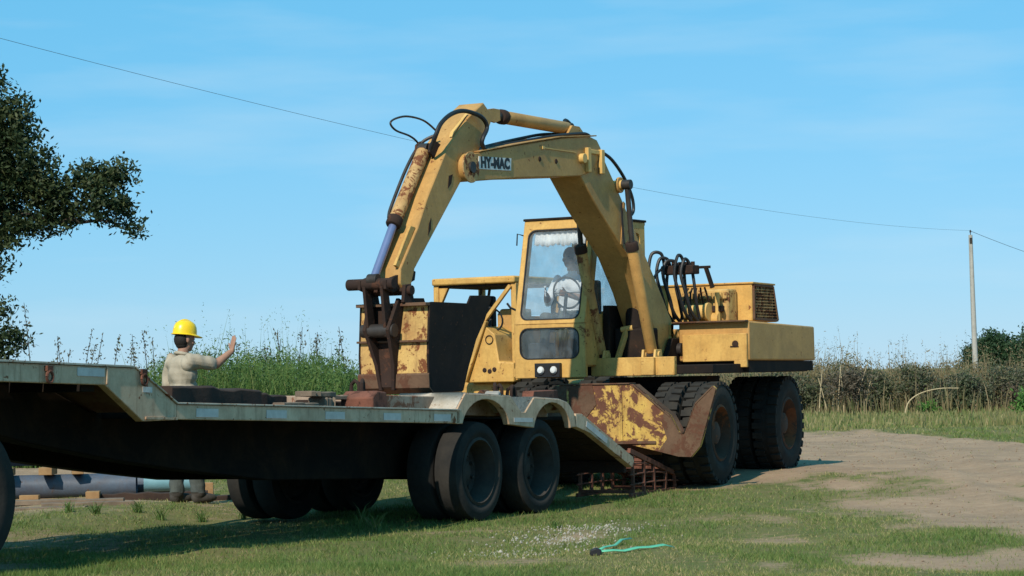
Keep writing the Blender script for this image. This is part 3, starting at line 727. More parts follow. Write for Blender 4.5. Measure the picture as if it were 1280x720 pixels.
m = MB(); m.prism([(1.50, 3.12), (1.54, 3.14), (1.62, 2.68), (1.58, 2.66)], 'y', V1 + .001, V1 + .010); m.build('weld_seam', 'boom_yellow', bm_, 0)
m = MB(); m.cyl((1.63, V0 - .16, 3.31), (1.63, V1 + .12, 3.31), .052, 16); m.build('lift_pin', 'pale_yellow', bm_, .004)
m = MB(); m.lathe([(.056, 0), (.085, 0), (.085, .03), (.056, .03)], (1.63, V1 + .0, 3.31), (0, 1, 0), 18); m.build('pin_boss', 'boom_yellow', bm_, .003)
MB().cyl((.42, V0 - .13, 1.56), (.42, V1 + .13, 1.56), .07, 16).build('foot_pin', 'steel_pin', bm_)
m = MB()
for y in (V0 - .09, V1 + .02): m.prism([(.10, 1.386), (.78, 1.386), (.56, 1.68), (.28, 1.68)], 'y', y, y + .06)
up(m, 'boom_foot_bracket', 'dark_steel', .006)
m = MB(); m.lathe([(0, .05), (.09, .045), (.10, 0), (0, -.01)], (.98, .13, 2.12), (.83, 0, -.56), 20); m.build('boss_plate', 'brown_steel', bm_, 0)
# name plate with its lettering
plate = MB().prism([(4.575, 3.292), (3.95, 3.315), (3.94, 3.438), (4.56, 3.415)], 'y', V1 + .0125, V1 + .019).build('name_plate', 'white_paint', ub, 0)
fc = bpy.data.curves.new('lettering', 'FONT'); fc.body = 'HY-MAC'; fc.align_x = 'CENTER'; fc.align_y = 'CENTER'; fc.size = .140; fc.offset = .008; fc.extrude = .0015; fc.space_character = 1.06
fo = bpy.data.objects.new('tmp_text', fc); COL.objects.link(fo)
dg = bpy.context.evaluated_depsgraph_get()
tm = bpy.data.meshes.new_from_object(fo.evaluated_get(dg)); bpy.data.objects.remove(fo)
lt = bpy.data.objects.new('lettering', tm); COL.objects.link(lt); tm.materials.clear(); tm.materials.append(MATS['black_paint'])
lt.parent = plate
sl = math.atan2(.023, -.62)
lt.matrix_local = Matrix.Translation((4.255, V1 + .0205, 3.365)) @ Matrix(((-1, 0, 0, 0), (0, 0, 1, 0), (0, 1, 0, 0), (0, 0, 0, 1))) @ Matrix.Rotation(.037, 4, 'Z') @ Matrix.Scale(1.0, 4)

def ram(name, p0, p1, p2, r, rr, bm, rm='steel_pin', gland=True):
    """hydraulic ram: barrel p0-p1, rod p1-p2"""
    p0, p1, p2 = Vector(p0), Vector(p1), Vector(p2); t = (p1 - p0).normalized()
    b = up(MB().lathe([(0, 0), (r * .9, 0), (r, .012), (r, (p1 - p0).length - .012), (r * .93, (p1 - p0).length), (0, (p1 - p0).length)], p0, t, 20), name, bm, 0)
    MB().lathe([(rr, .0), (r * 1.12, 0), (r * 1.15, .02), (r * 1.15, .075), (r * 1.0, .09), (rr, .095)], p1 - t * .03, t, 20).build('gland', 'dark_rust', b)
    MB().cyl(p1 - t * .02, p2, rr, 14).build('rod', rm, b)
    for p in (p0 - t * .03, p2):
        MB().cyl(p - Vector((0, r * .8, 0)), p + Vector((0, r * .8, 0)), r * .85, 16).build('eye', 'steel_pin', b, .004)
    return b
for y in (.42, -.20):
    ram('lift_ram', (1.14, y, 1.53), (1.55, y, 2.64), (1.64 if y > 0 else 1.62, y, 3.31 if y > 0 else 3.30),   .062, .028, 'boom_yellow' if y > 0 else 'bucket_yellow')
    m = MB()
    for d in (-.085, .06): m.prism([(1.03, 1.387), (1.25, 1.387), (1.21, 1.555), (1.07, 1.555)], 'y', y + d, y + d + .025)
    m.cyl((1.135, y - .10, 1.50), (1.135, y + .10, 1.50), .038, 12)
    up(m, 'ram_clevis', 'pale_yellow', .004)
sw = up(MB().box(.78, 1.02, -.10, .33, 1.387, 1.80), 'shade_block', 'dark_steel', .03)  # dark blocks added to imitate the shade between the lift rams
MB().cyl((.90, .12, 1.79), (.90, .12, 2.02), .12, 18).build('shade_block_cap', 'dark_steel', sw, .01)
MB().box(.70, 1.10, -.19, -.11, 1.387, 2.05).build('shade_plate', 'dark_steel', sw, .01)
up(MB().bar((1.12, -.02, 1.42), (1.0, .05, 1.78), .06, .05), 'boom_prop', 'yellow', .006)
m = MB(); m.cyl((1.0, -.01, 1.78), (1.0, .13, 1.80), .034, 12); up(m, 'prop_pin', 'pale_yellow', 0)
m = MB(); m.tube([(.9, .22, 1.48), (.95, .28, 1.44), (1.0, .36, 1.45), (1.1, .44, 1.44)], .014, 6); up(m, 'grease_hose', 'pale_yellow', 0)
# dipper ram on top of the boom
ram('dipper_ram', (2.42, .13, 3.868), (3.74, .13, 3.875), (3.97, .13, 3.872), .066, .045, 'boom_yellow')
m = MB()
for y in (.04, .19): m.prism([(2.10, 3.76), (2.62, 3.73), (2.46, 3.89), (2.30, 3.89)], 'y', y, y + .03)
up(m, 'ram_bracket', 'boom_yellow', .004)
# dipper
D0, D1 = -.005, .275
dip = [(4.356, 3.956), (4.647, 3.792), (5.04, 3.471), (5.413, 2.981), (5.591, 2.690), (5.90, 2.300), (5.91, 2.16), (5.83, 2.08), (5.74, 2.11), (5.655, 2.305), (4.804, 3.159), (4.465, 3.481), (4.291, 3.665), (4.20, 3.80), (4.237, 3.873)]
dp = up(MB().prism(dip, 'y', D0, D1), 'dipper', 'boom_yellow', .012)
m = MB(); m.prism([(4.62, 3.83), (4.70, 3.775), (4.93, 3.58), (4.90, 3.63)], 'y', .225, .26); m.build('weld_rib', 'pale_yellow', dp, .003)
m = MB()
for y in (D0 + .02, D1 - .05): m.prism([(5.60, 2.69), (5.68, 2.70), (5.95, 2.33), (5.89, 2.30)], 'y', y, y + .03)
m.build('rod_guard', 'yellow', dp, .003)
m = MB()
for y in (.055, .185): m.prism([(4.14, 3.80), (4.24, 3.90), (4.05, 3.93), (3.93, 3.93), (3.92, 3.82), (4.02, 3.79)], 'y', y, y + .025)
m.build('ram_lug', 'boom_yellow', dp, .003)
m = MB(); m.prism([(4.96, 3.22), (5.03, 3.20), (5.05, 3.08), (4.99, 3.13)], 'y', D1 + .0005, D1 + .004); m.build('rust_scab', 'dark_rust', dp, 0); m = MB(); m.prism([(5.36, 2.79), (5.40, 2.73), (5.42, 2.62), (5.37, 2.68)], 'y', D1 + .0005, D1 + .004); m.build('rust_scab', 'dark_rust', dp, 0)
# bucket ram on the front of the dipper
br = ram('bucket_ram', (5.16, .08, 3.435), (5.68, .08, 2.755), (6.055, .08, 2.20), .064, .040, 'rusty_cylinder', 'chrome_blue')
hose([(5.02, .15, 3.60), (5.10, .02, 3.52), (5.30, -.02, 3.28), (5.58, -.02, 2.90), (5.66, .0, 2.79)], .016, 'ram_pipe', None, 'steel_pin')
m = MB()
for y in (0, .15): m.prism([(4.98, 3.50), (5.10, 3.36), (5.20, 3.42), (5.18, 3.50), (5.10, 3.54)], 'y', y, y + .025)
m.build('ram_lug', 'dark_rust', dp, .003)
# linkage
lk = up(MB().cyl((6.05, -.20, 2.16), (6.05, .30, 2.16), .052, 16), 'linkage_pin', 'dark_rust', .004)
for y in (-.06, .22):
    m = MB(); m.prism([(6.11, 2.19), (6.11, 2.11), (5.98, 2.08), (5.62, 2.20), (5.60, 2.28), (5.66, 2.30), (6.0, 2.22)], 'y', y, y + .03); m.build('rocker_arm', 'dark_rust', lk, .004)
for y in (-.02, .17):
    m = MB(); m.prism([(6.10, 2.16), (6.00, 2.16), (5.93, 1.78), (5.95, 1.68), (6.03, 1.68), (6.05, 1.78)], 'y', y, y + .03); m.build('bucket_link', 'dark_rust', lk, .004)
MB().cyl((5.99, -.09, 1.735), (5.99, .26, 1.735), .062, 16).build('link_pin', 'steel_pin', lk, .004)
# bucket
B0, B1 = -.22, .54
sidep = [(5.835, 1.985), (5.79, 1.99), (5.16, 1.985), (5.10, 2.06), (4.75, 2.066), (4.73, 2.03), (4.86, 1.83), (5.02, 1.65), (5.17, 1.39), (5.27, 1.175), (5.30, 1.165), (5.80, 1.165), (5.862, 1.22), (5.875, 1.50)]
bk = up(MB().prism([(5.835, 1.985), (5.875, 1.50), (5.862, 1.22), (5.80, 1.167), (5.30, 1.172), (5.32, 1.20), (5.78, 1.20), (5.832, 1.24), (5.845, 1.50), (5.805, 1.985)], 'y', B0 + .02, B1 - .02), 'bucket', 'bucket_yellow', .005)
for y in (B0, B1 - .02): MB().prism(sidep, 'y', y, y + .02).build('side_plate', 'dark_steel', bk, .003)
m = MB(); m.box(5.825, 5.905, B0, B1, 1.955, 1.985); m.build('top_lip', 'brown_steel', bk, .004)
m = MB(); m.box(5.872, 5.905, B0, B1, 1.625, 1.645); m.build('rib', 'brown_steel', bk, .004)
m = MB(); m.prism([(5.872, 1.345), (5.885, 1.33), (5.878, 1.21), (5.80, 1.155), (5.30, 1.155), (5.30, 1.164), (5.80, 1.166), (5.865, 1.22)], 'y', B0 - .006, B1 + .006); m.build('wear_plate', 'brown_steel', bk, .003)
ear = [(5.84, 2.00), (5.93, 2.03), (6.02, 1.84), (6.07, 1.74), (6.02, 1.64), (5.93, 1.42), (5.895, 1.19), (5.862, 1.19), (5.868, 1.5)]
for y, k in ((-.07, .10), (.235, -.11)):
    m = MB(); n = len(ear); sh_ = lambda z: y + k * (2.0 - z)
    m.add([(x, sh_(z), z) for x, z in ear] + [(x, sh_(z) + .035, z) for x, z in ear], [tuple(range(n)), tuple(range(2*n - 1, n - 1, -1))] + [(q, (q+1) % n, n + (q+1) % n, n + q) for q in range(n)])
    m.build('ear', 'dark_rust', bk, .004)
m = MB(); m.add([(x + dx, y, z) for dx in (0, .014) for x, y, z in ((5.838, -.06, 1.98), (5.838, .26, 1.98), (5.885, .20, 1.50), (5.878, .18, 1.22), (5.878, .02, 1.22), (5.885, -.01, 1.50))], [(0, 1, 2, 3, 4, 5), (11, 10, 9, 8, 7, 6)] + [(q, (q+1) % 6, 6 + (q+1) % 6, 6 + q) for q in range(6)]); m.build('ear_web', 'dark_rust', bk, 0)
MB().cyl((5.84, -.10, 2.10), (5.84, .36, 2.10), .045, 14).build('dipper_pin', 'dark_rust', bk, .003)
for y in (-.09, .29):
    m = MB(); m.prism([(5.74, 1.96), (5.93, 1.99), (5.90, 2.15), (5.80, 2.16)], 'y', y, y + .035); m.build('hinge_lug', 'dark_rust', bk, .004)
# hoses on the boom
hose([(5.22, .20, 3.44), (5.25, .28, 3.575), (5.18, .30, 3.69), (4.989, .30, 3.790), (4.768, .31, 3.835), (4.501, .33, 3.80), (4.40, .335, 3.71), (4.478, .335, 3.603), (4.475, .32, 3.54), (4.36, .30, 3.475)], .022)
hose([(4.74, -.02, 3.66), (4.978, -.02, 3.747), (5.261, -.02, 3.765), (5.471, -.02, 3.729), (5.569, -.02, 3.676), (5.475, -.02, 3.616), (5.239, -.02, 3.582), (5.10, -.02, 3.53), (5.07, 0, 3.45)], .010, 'thin_hose', None, 'steel_pin')
hose([(4.42, .10, 3.48), (3.9, .10, 3.59), (3.3, .08, 3.70), (2.8, .06, 3.78), (2.3, .06, 3.82)], .016)
hose([(4.40, .20, 3.49), (3.9, .20, 3.58), (3.3, .22, 3.68), (2.9, .25, 3.745), (2.3, .25, 3.815), (2.16, .26, 3.80)], .016)
hose([(2.40, .08, 3.90), (2.30, .05, 3.97), (2.18, .05, 3.93), (2.12, .08, 3.82)], .018)
hose([(2.06, .20, 3.70), (1.84, .22, 3.66), (1.644, .25, 3.582), (1.374, .25, 3.411), (1.20, .25, 3.222), (1.165, .25, 3.076), (1.242, .25, 3.003), (1.36, .25, 2.93)], .018)
hose([(2.04, .06, 3.69), (1.90, .06, 3.58), (1.66, .05, 3.38), (1.46, .05, 3.14), (1.36, .05, 2.96), (1.30, .06, 2.86), (.7, .1, 2.25), (.32, .1, 2.42), (.14, .12, 2.50)], .016)
up(MB().tube([(1.62, .34, 3.12), (1.62, .345, 2.9), (1.60, .35, 2.68)], .012, 6), 'hose', 'hose', 0)

# cab
CY0, CY1 = -1.08, -.20
def cabx(z): return 1.50 - max(0, z - 1.86) * .245
cab = up(MB().box(.02, 1.49, CY0 + .02, CY1 - .02, 1.385, 1.43), 'cab', 'yellow', .006)
def cb(mb, name, mat, bevel=.004, smooth=40): return mb.build(name, mat, cab, bevel, smooth)
win = rrect(-1.015, -.275, 1.905, 2.905, .085); win2 = rrect(-1.015, -.275, 1.475, 1.815, .10)
fr = lambda u, w, d: (cabx(w) - d, u, w)
m = MB(); m.ring(outer_for(win, CY0, CY1, 1.858, 3.005), win, fr, .05); m.ring(outer_for(win2, CY0, CY1, 1.27, 1.856), win2, fr, .05); cb(m, 'front_frame', 'yellow', .006)
m = MB(); inn = rrect(-1.003, -.287, 1.917, 2.893, .08); m.ring(win, inn, lambda u, w, d: (cabx(w) + .004 - d, u, w), .02)
inn2 = rrect(-1.003, -.287, 1.487, 1.803, .09); m.ring(win2, inn2, lambda u, w, d: (cabx(w) + .004 - d, u, w), .02); cb(m, 'window_seal', 'black_paint', 0)
def pane(loop, fn, name, mat):
    m = MB(); n = len(loop); m.add([fn(u, w, 0) for u, w in loop] + [fn(u, w, .005) for u, w in loop], [tuple(range(n)), tuple(range(2*n - 1, n - 1, -1))] + [(i, (i+1) % n, n + (i+1) % n, n + i) for i in range(n)])
    return cb(m, name, mat, 0)
pane(inn, lambda u, w, d: (cabx(w) - .012 - d, u, w), 'windscreen', 'glass')
pane(inn2, lambda u, w, d: (cabx(w) - .012 - d, u, w), 'lower_window', 'glass_grey')
for y, s in ((CY0, 1), (CY1, -1)):
    wl_ = rrect(.14, 1.13, 1.96, 2.88, .07)
    o2 = outer_for(wl_, .02, 1.25, 1.40, 3.0)
    sk = lambda u, w, d, y=y, s=s: (u + (cabx(w) - 1.27 if u > .7 else 0), y + s * d, w)
    m = MB(); m.ring(o2, wl_, sk, .045); cb(m, 'side_frame', 'yellow', .004)
    pane(rrect(.15, 1.12, 1.97, 2.87, .06), lambda u, w, d, y=y, s=s: (u + (cabx(w) - 1.27 if u > .7 else 0), y + s * (.02 + d), w), 'side_window', 'glass')
wr = rrect(CY0 + .13, CY1 - .13, 2.02, 2.86, .07)
m = MB(); m.ring(outer_for(wr, CY0 + .046, CY1 - .046, 1.43, 3.0), wr, lambda u, w, d: (.02 + d, u, w), .045); cb(m, 'rear_frame', 'yellow', .004)
pane(rrect(CY0 + .14, CY1 - .14, 2.03, 2.85, .06), lambda u, w, d: (.035 + d, u, w), 'rear_window', 'glass')
m = MB(); m.box(-.01, 1.235, CY0 - .012, CY1 + .012, 3.008, 3.035); cb(m, 'roof', 'dark_steel', .008)
m = MB(); m.box(.0, 1.222, CY0 + .003, CY1 - .003, 2.975, 3.007); cb(m, 'roof_rail', 'yellow', .004)
# curtain along the top of the windscreen, pleated
m = MB(); n = 46; vs_ = []; fs_ = []
for i in range(n + 1):
    y = -.955 + .65 * i / n; dx = .014 * math.sin(i * 1.35) + .006 * math.sin(i * 3.1)
    zb = 2.73 + .012 * math.sin(i * 1.35 + 1) + .01 * math.sin(i * .4)
    vs_ += [(cabx(2.90) - .06 + dx * .3, y, 2.90), (cabx(2.80) - .05 + dx, y, 2.80), (cabx(zb) - .05 + dx, y, zb)]
for i in range(n):
    for k in range(2): fs_.append((3*i + k, 3*i + k + 1, 3*i + k + 4, 3*i + k + 3))
m.add(vs_, fs_); cu = cb(m, 'curtain', 'curtain', 0, 80); cu.modifiers.new('solid', 'SOLIDIFY').thickness = .003
hl = cb(MB().box(1.505, 1.56, -.80, -.49, 1.278, 1.432), 'lamp_box', 'black_paint', .004)
for y in (-.725, -.565):
    l_ = MB().lathe([(0, .040), (.03, .035), (.044, .015), (.047, .0)], (1.545, y, 1.355), (1, 0, 0), 18).build('headlight', 'lamp_glass', cab)
    MB().lathe([(.047, .0), (.052, .016), (.060, .0)], (1.555, y, 1.355), (1, 0, 0), 18).build('headlight_rim', 'steel_pin', l_)
m = MB(); m.box(.45, .90, -1.0, -.56, 1.78, 1.88); m.box(.40, .48, -1.0, -.56, 1.88, 2.36); m.box(.53, .80, -.90, -.66, 1.44, 1.78); cb(m, 'seat', 'seat_black', .03)
m = MB(); m.tube([(1.22 + .03 * math.sin(t), -.56 + .17 * math.cos(t), 2.20 + .17 * math.sin(t)) for t in np.linspace(0, 2 * PI, 25)], .012, 6, False); m.bar((1.22, -.72, 2.2), (1.22, -.40, 2.2), .02, .01); m.cyl((1.24, -.56, 2.19), (1.34, -.60, 1.45), .02, 8); cb(m, 'steering_wheel', 'seat_black', 0)
m = MB()
for y in (-.90, -.82): m.tube([(1.10, y, 1.43), (1.05, y + .02, 1.85), (1.02, y + .05, 2.05)], .009, 6); m.lathe([(0, .025), (.02, .015), (.02, -.015), (0, -.02)], (1.02, y + .05, 2.06), (0, 0, 1), 8)
cb(m, 'lever', 'seat_black', 0)
m = MB(); m.box(.95, 1.35, -1.0, -.86, 1.43, 1.66); cb(m, 'console', 'cab_inside', .02)
m = MB(); m.tube([(1.24, CY0 - .002, 2.85), (1.30, CY0 - .05, 2.87), (1.30, CY0 - .06, 2.74)], .008, 6); cb(m, 'mirror_arm', 'black_paint', 0)
m = MB(); m.tube([(1.44, CY0 - .0, 2.02), (1.47, CY0 - .06, 2.05), (1.47, CY0 - .10, 2.10)], .014, 6); cb(m, 'grab_handle', 'black_paint', 0)
m = MB(); m.prism([(1.50, 1.285), (1.50, 1.38), (.1, 1.38), (.1, 1.285)], 'y', CY0 - .02, CY0 + .015); cb(m, 'sill', 'yellow', .004)

# ------------------------------------------------------------------ people
def capsule(mb, p0, p1, r0, r1, n=14):
    p0, p1 = Vector(p0), Vector(p1); L_ = (p1 - p0).length; t = (p1 - p0) / L_
    prof = [(r0 * math.sin(a), -r0 * math.cos(a)) for a in np.linspace(0.02, PI / 2, 5)] + [(r1 * math.cos(a), L_ + r1 * math.sin(a)) for a in np.linspace(0, PI / 2 - .02, 5)]
    mb.lathe(prof, p0, t, n)
def ball(mb, c, r, M=None, n=16):
    c = Vector(c); k = 10; vs_ = []
    for i in range(k + 1):
        th = PI * (i + .001) / (k + .002)
        for j in range(n):
            ph = 2 * PI * j / n; q = Vector((r[0] * math.sin(th) * math.cos(ph), r[1] * math.sin(th) * math.sin(ph), r[2] * math.cos(th)))
            vs_.append(c + (M @ q if M is not None else q))
    fs_ = [(i*n + j, (i+1)*n + j, (i+1)*n + (j+1) % n, i*n + (j+1) % n) for i in range(k) for j in range(n)]
    fs_ += [tuple(range(n - 1, -1, -1)), tuple(k * n + j for j in range(n))]
    mb.add(vs_, fs_)
def remesh(mb, voxel, smooth=3):
    o = mb.build('tmp_body', 'skin'); r = o.modifiers.new('r', 'REMESH'); r.mode = 'VOXEL'; r.voxel_size = voxel; r.use_smooth_shade = True
    sm = o.modifiers.new('s', 'SMOOTH'); sm.iterations = smooth; sm.factor = .5
    me = bpy.data.meshes.new_from_object(o.evaluated_get(bpy.context.evaluated_depsgraph_get())); bpy.data.objects.remove(o)
    return me
def hand(mb, wrist, d, palm_n, side, L_=.18, curl=.15):
    """palm and five fingers; d pointing direction, palm_n palm normal, side = thumb side"""
    w = Vector(wrist); d = Vector(d).normalized(); pn = Vector(palm_n).normalized(); sd = Vector(side).normalized()
    for k in (-.028, -.01, .010, .028): capsule(mb, w + sd * k * .6, w + d * .085 + sd * k, .015, .014, 8)
    for k, (off, ln) in enumerate(((.031, .066), (.011, .076), (-.010, .070), (-.030, .055))):
        b0 = w + d * .088 + sd * off; dd = (d + sd * off * 3.2).normalized()
        b1 = b0 + dd * ln * .5 + pn * curl * ln * .1; b2 = b1 + (dd + pn * curl).normalized() * ln * .5
        capsule(mb, b0, b1, .0095, .0088, 8); capsule(mb, b1, b2, .0088, .0075, 8)
    t0 = w + d * .025 + sd * .03; t1 = t0 + (d * .6 + sd * .8).normalized() * .04; t2 = t1 + (d * .85 + sd * .45).normalized() * .032
    capsule(mb, t0, t1, .013, .0105, 8); capsule(mb, t1, t2, .0105, .009, 8)
def head_shapes(mb, c, M):
    f = lambda x, y, z: Vector(c) + M @ Vector((x, y, z))
    ball(mb, f(0, 0, .02), (.098, .078, .105), M); ball(mb, f(.025, 0, -.045), (.070, .060, .075), M); ball(mb, f(.062, 0, -.090), (.028, .032, .024), M)
    capsule(mb, f(.088, 0, .015), f(.108, 0, -.022), .010, .014, 8); ball(mb, f(.088, 0, -.052), (.014, .024, .008), M); ball(mb, f(.086, 0, -.066), (.013, .022, .008), M)
    for s_ in (1, -1):
        ball(mb, f(-.005, .080 * s_, -.005), (.020, .010, .032), M); ball(mb, f(.080, .030 * s_, .030), (.014, .026, .008), M); ball(mb, f(.062, .048 * s_, -.025), (.024, .020, .022), M)

def segdist(P, a, b):
    a = np.array(a); b = np.array(b); ab = b - a
    t = np.clip(((P - a) @ ab) / (ab @ ab), 0, 1); return np.linalg.norm(P - (a + t[:, None] * ab), axis=1)
def finish_person(me, name, mats, pick, label, loc, rz):
    nv = len(me.vertices); V_ = np.empty(nv * 3, np.float32); me.vertices.foreach_get('co', V_); V_ = V_.reshape(-1, 3)
    Nn = np.empty(nv * 3, np.float32); me.vertex_normals.foreach_get('vector', Nn); Nn = Nn.reshape(-1, 3)
    cl = (pick(V_) <= 1).astype(float)
    x_, y_, z_ = V_.T
    fold = .0045 * np.sin(38 * z_ + 16 * y_ + 3 * np.sin(9 * x_)) + .005 * np.sin(21 * z_ - 27 * y_ + 14 * x_ + 1.3) + .004 * np.sin(55 * x_ + 30 * z_ + 4 * np.sin(12 * y_))
    V_ += Nn * (cl * fold)[:, None]; me.vertices.foreach_set('co', V_.ravel())
    me.materials.clear()
    for mm in mats: me.materials.append(MATS[mm])
    n = len(me.polygons); C_ = np.empty(n * 3, np.float32); me.polygons.foreach_get('center', C_); C_ = C_.reshape(-1, 3)
    me.polygons.foreach_set('material_index', pick(C_).astype(np.int32)); me.polygons.foreach_set('use_smooth', np.ones(n, bool))
    o = bpy.data.objects.new(name, me); COL.objects.link(o); o.location = loc; o.rotation_euler = (0, 0, rz)
    return tag(o, label, 'person')

# man in a yellow hard hat, right arm raised to stop the machine
b = MB()
ball(b, (0, 0, .95), (.135, .170, .13)); ball(b, (.015, 0, 1.10), (.135, .172, .20)); ball(b, (.0, 0, 1.28), (.132, .195, .19)); ball(b, (-.02, 0, 1.36), (.11, .19, .10))
ball(b, (.0, 0, .97), (.152, .190, .06)); ball(b, (-.10, -.02, 1.02), (.055, .13, .10))
capsule(b, (0, 0, 1.40), (.02, 0, 1.52), .062, .056)
for s_, kx, fx in ((1, .03, -.02), (-1, .06, .10)):
    capsule(b, (0, .085 * s_, .92), (kx, .10 * s_, .52), .098, .075); capsule(b, (kx, .10 * s_, .52), (fx, .11 * s_, .14), .076, .072); capsule(b, (fx, .11 * s_, .17), (fx, .11 * s_, .10), .078, .074)
    ball(b, (fx + .07, .12 * s_, .045), (.135, .05, .05)); ball(b, (fx - .01, .11 * s_, .06), (.065, .05, .07))
sh, el, wr_ = (-.01, -.185, 1.40), (.265, -.215, 1.365), (.455, -.195, 1.49)
ball(b, (-.01, -.17, 1.385), (.085, .075, .085)); ball(b, (-.01, .17, 1.385), (.085, .075, .085))
capsule(b, sh, (.20, -.21, 1.37), .078, .074); capsule(b, (.17, -.207, 1.37), el, .070, .048); capsule(b, el, wr_, .047, .029)
hand(b, wr_, (.22, .02, 1), (1, .1, -.2), (0, .9, .1))
shl, ell_, wrl = (-.01, .185, 1.40), (-.03, .245, 1.12), (.08, .24, .89)
capsule(b, shl, (-.03, .235, 1.15), .074, .070); capsule(b, (-.03, .235, 1.16), ell_, .066, .05); capsule(b, ell_, wrl, .047, .029)
hand(b, wrl, (.25, 0, -1), (.2, -1, 0), (1, 0, .2), curl=.6)
Mh = Matrix.Rotation(math.radians(6), 3, 'Y')
head_shapes(b, (.035, 0, 1.615), Mh)
me = remesh(b, .0075, 3)
def pick1(P):
    m_ = np.zeros(len(P), int)                                   # 0 shirt
    z = P[:, 2]
    m_[(z < .93)] = 1; m_[z < .105] = 3
    m_[z > 1.475] = 2
    m_[segdist(P, (.25, -.21, 1.365), wr_) < .085] = 2; m_[(P[:, 0] > .30) & (z > 1.2)] = 2
    m_[(segdist(P, (.25, -.215, 1.365), wr_) < .10) & (P[:, 0] < .245)] = 0
    m_[(segdist(P, (-.03, .245, 1.10), wrl) < .07) & (z < 1.12) & (P[:, 1] > .19)] = 2; m_[(P[:, 1] > .19) & (z < .95) & (z > .6)] = 2
    return m_
man = finish_person(me, 'person', ['shirt_beige', 'trousers', 'skin', 'boot'], pick1, 'person in yellow hard hat and beige shirt raising one hand beside the trailer', (-3.28, 23.75, float(hz(-3.28, 23.75)) - .005), math.atan2(.60, .80))
# hat, hair, shirt hem
def hatpt(x, y, z): return Vector((.035, 0, 1.615)) + Mh @ Vector((x * .93 - .004, y * .95, z * .93 + .055))
m = MB(); N_ = 32; rows = [(1.0, 0.0), (.985, .035), (.93, .075), (.80, .110), (.58, .132), (.30, .143), (0.02, .146)]
vs_ = [hatpt(.135 * r_ * math.cos(t), .108 * r_ * math.sin(t), h) for r_, h in rows for t in np.linspace(0, 2 * PI, N_ + 1)[:-1]]
fs_ = [(i*N_ + j, i*N_ + (j+1) % N_, (i+1)*N_ + (j+1) % N_, (i+1)*N_ + j) for i in range(len(rows) - 1) for j in range(N_)] + [tuple((len(rows) - 1) * N_ + j for j in range(N_))]
m.add(vs_, fs_)
brim = []
for t in np.linspace(0, 2 * PI, N_ + 1)[:-1]:
    e = .016 + .055 * max(0, math.cos(t)) ** 1.5
    brim.append(((.135 + e) * math.cos(t), (.108 + e * .8) * math.sin(t), -.008 - .014 * max(0, math.cos(t))))
m.add([hatpt(.132 * math.cos(t), .105 * math.sin(t), .002) for t in np.linspace(0, 2 * PI, N_ + 1)[:-1]] + [hatpt(*p) for p in brim] + [hatpt(p[0], p[1], p[2] - .006) for p in brim] + [hatpt(.128 * math.cos(t), .101 * math.sin(t), -.004) for t in np.linspace(0, 2 * PI, N_ + 1)[:-1]],
      [(k*N_ + j, k*N_ + (j+1) % N_, (k+1)*N_ + (j+1) % N_, (k+1)*N_ + j) for k in range(3) for j in range(N_)])
m.tube([hatpt(.131 * math.cos(a), 0, .012 + .137 * math.sin(a)) for a in np.linspace(.25, PI - .25, 14)], .010, 8)
m.build('hard_hat', 'hat_yellow', man, 0, 50)
m = MB(); ball(m, Vector((.035, 0, 1.615)) + Mh @ Vector((-.035, 0, -.005)), (.075, .083, .085), Mh); ball(m, Vector((.0, 0, 1.565)), (.058, .066, .05), Mh)
m.build('hair', 'hair', man)
m = MB(); m.tube([(.012 + .070 * math.cos(t), .078 * math.sin(t), 1.468 - .018 * math.cos(t)) for t in np.linspace(0, 2 * PI, 25)], .017, 8, False); m.build('collar', 'shirt_beige', man)
for s_ in (1, -1):
    m = MB(); ball(m, Vector((.035, 0, 1.615)) + Mh @ Vector((.090, .030 * s_, .012)), (.008, .012, .007), Mh, 8); m.build('eye', 'black_paint', man)
m = MB(); ball(m, Vector((.035, 0, 1.615)) + Mh @ Vector((.098, 0, -.043)), (.012, .030, .008), Mh, 8); m.build('moustache', 'hair', man)

# machine operator in the cab
b = MB()
ball(b, (0, 0, .10), (.16, .19, .12)); ball(b, (-.02, 0, .28), (.13, .18, .20)); ball(b, (-.02, 0, .45), (.125, .20, .16))
capsule(b, (-.02, 0, .55), (.0, 0, .68), .06, .054)
for s_ in (1, -1):
    capsule(b, (.02, .09 * s_, .08), (.42, .12 * s_, .10), .088, .065); capsule(b, (.42, .12 * s_, .10), (.46, .12 * s_, -.28), .062, .048); ball(b, (.53, .12 * s_, -.36), (.13, .045, .045)); capsule(b, (.46, .12 * s_, -.26), (.47, .12 * s_, -.34), .046, .045)
    capsule(b, (-.02, .19 * s_, .53), (.12, .25 * s_, .30), .066, .052); capsule(b, (.12, .25 * s_, .30), (.36, .13 * s_, .36), .048, .030)
    hand(b, (.36, .13 * s_, .36), (.8, -.3 * s_, .15), (.1, -.8 * s_, -.3), (.1, 0, 1), curl=.8)
Mi = Matrix.Identity(3); head_shapes(b, (.03, 0, .78), Mi)
me = remesh(b, .009, 3)
def pick2(P):
    m_ = np.zeros(len(P), int); z = P[:, 2]
    m_[(z < .19)] = 1; m_[z > .63] = 2; m_[z < -.30] = 3
    for s_ in (1, -1): m_[(segdist(P, (.20, .21 * s_, .32), (.40, .11 * s_, .37)) < .075) & (P[:, 0] > .19) & (z > .22)] = 2
    return m_
c30 = math.radians(30); uf = Vector((-math.sin(c30), -math.cos(c30), 0)); uv_ = Vector((math.cos(c30), -math.sin(c30), 0))
driver = finish_person(me, 'person', ['shirt_white', 'trousers', 'skin', 'boot'], pick2, 'person in white shirt seated at the excavator controls', Vector((1.7, 27.1, 1.83)) + uf * .70 + uv_ * -.78, head(30))
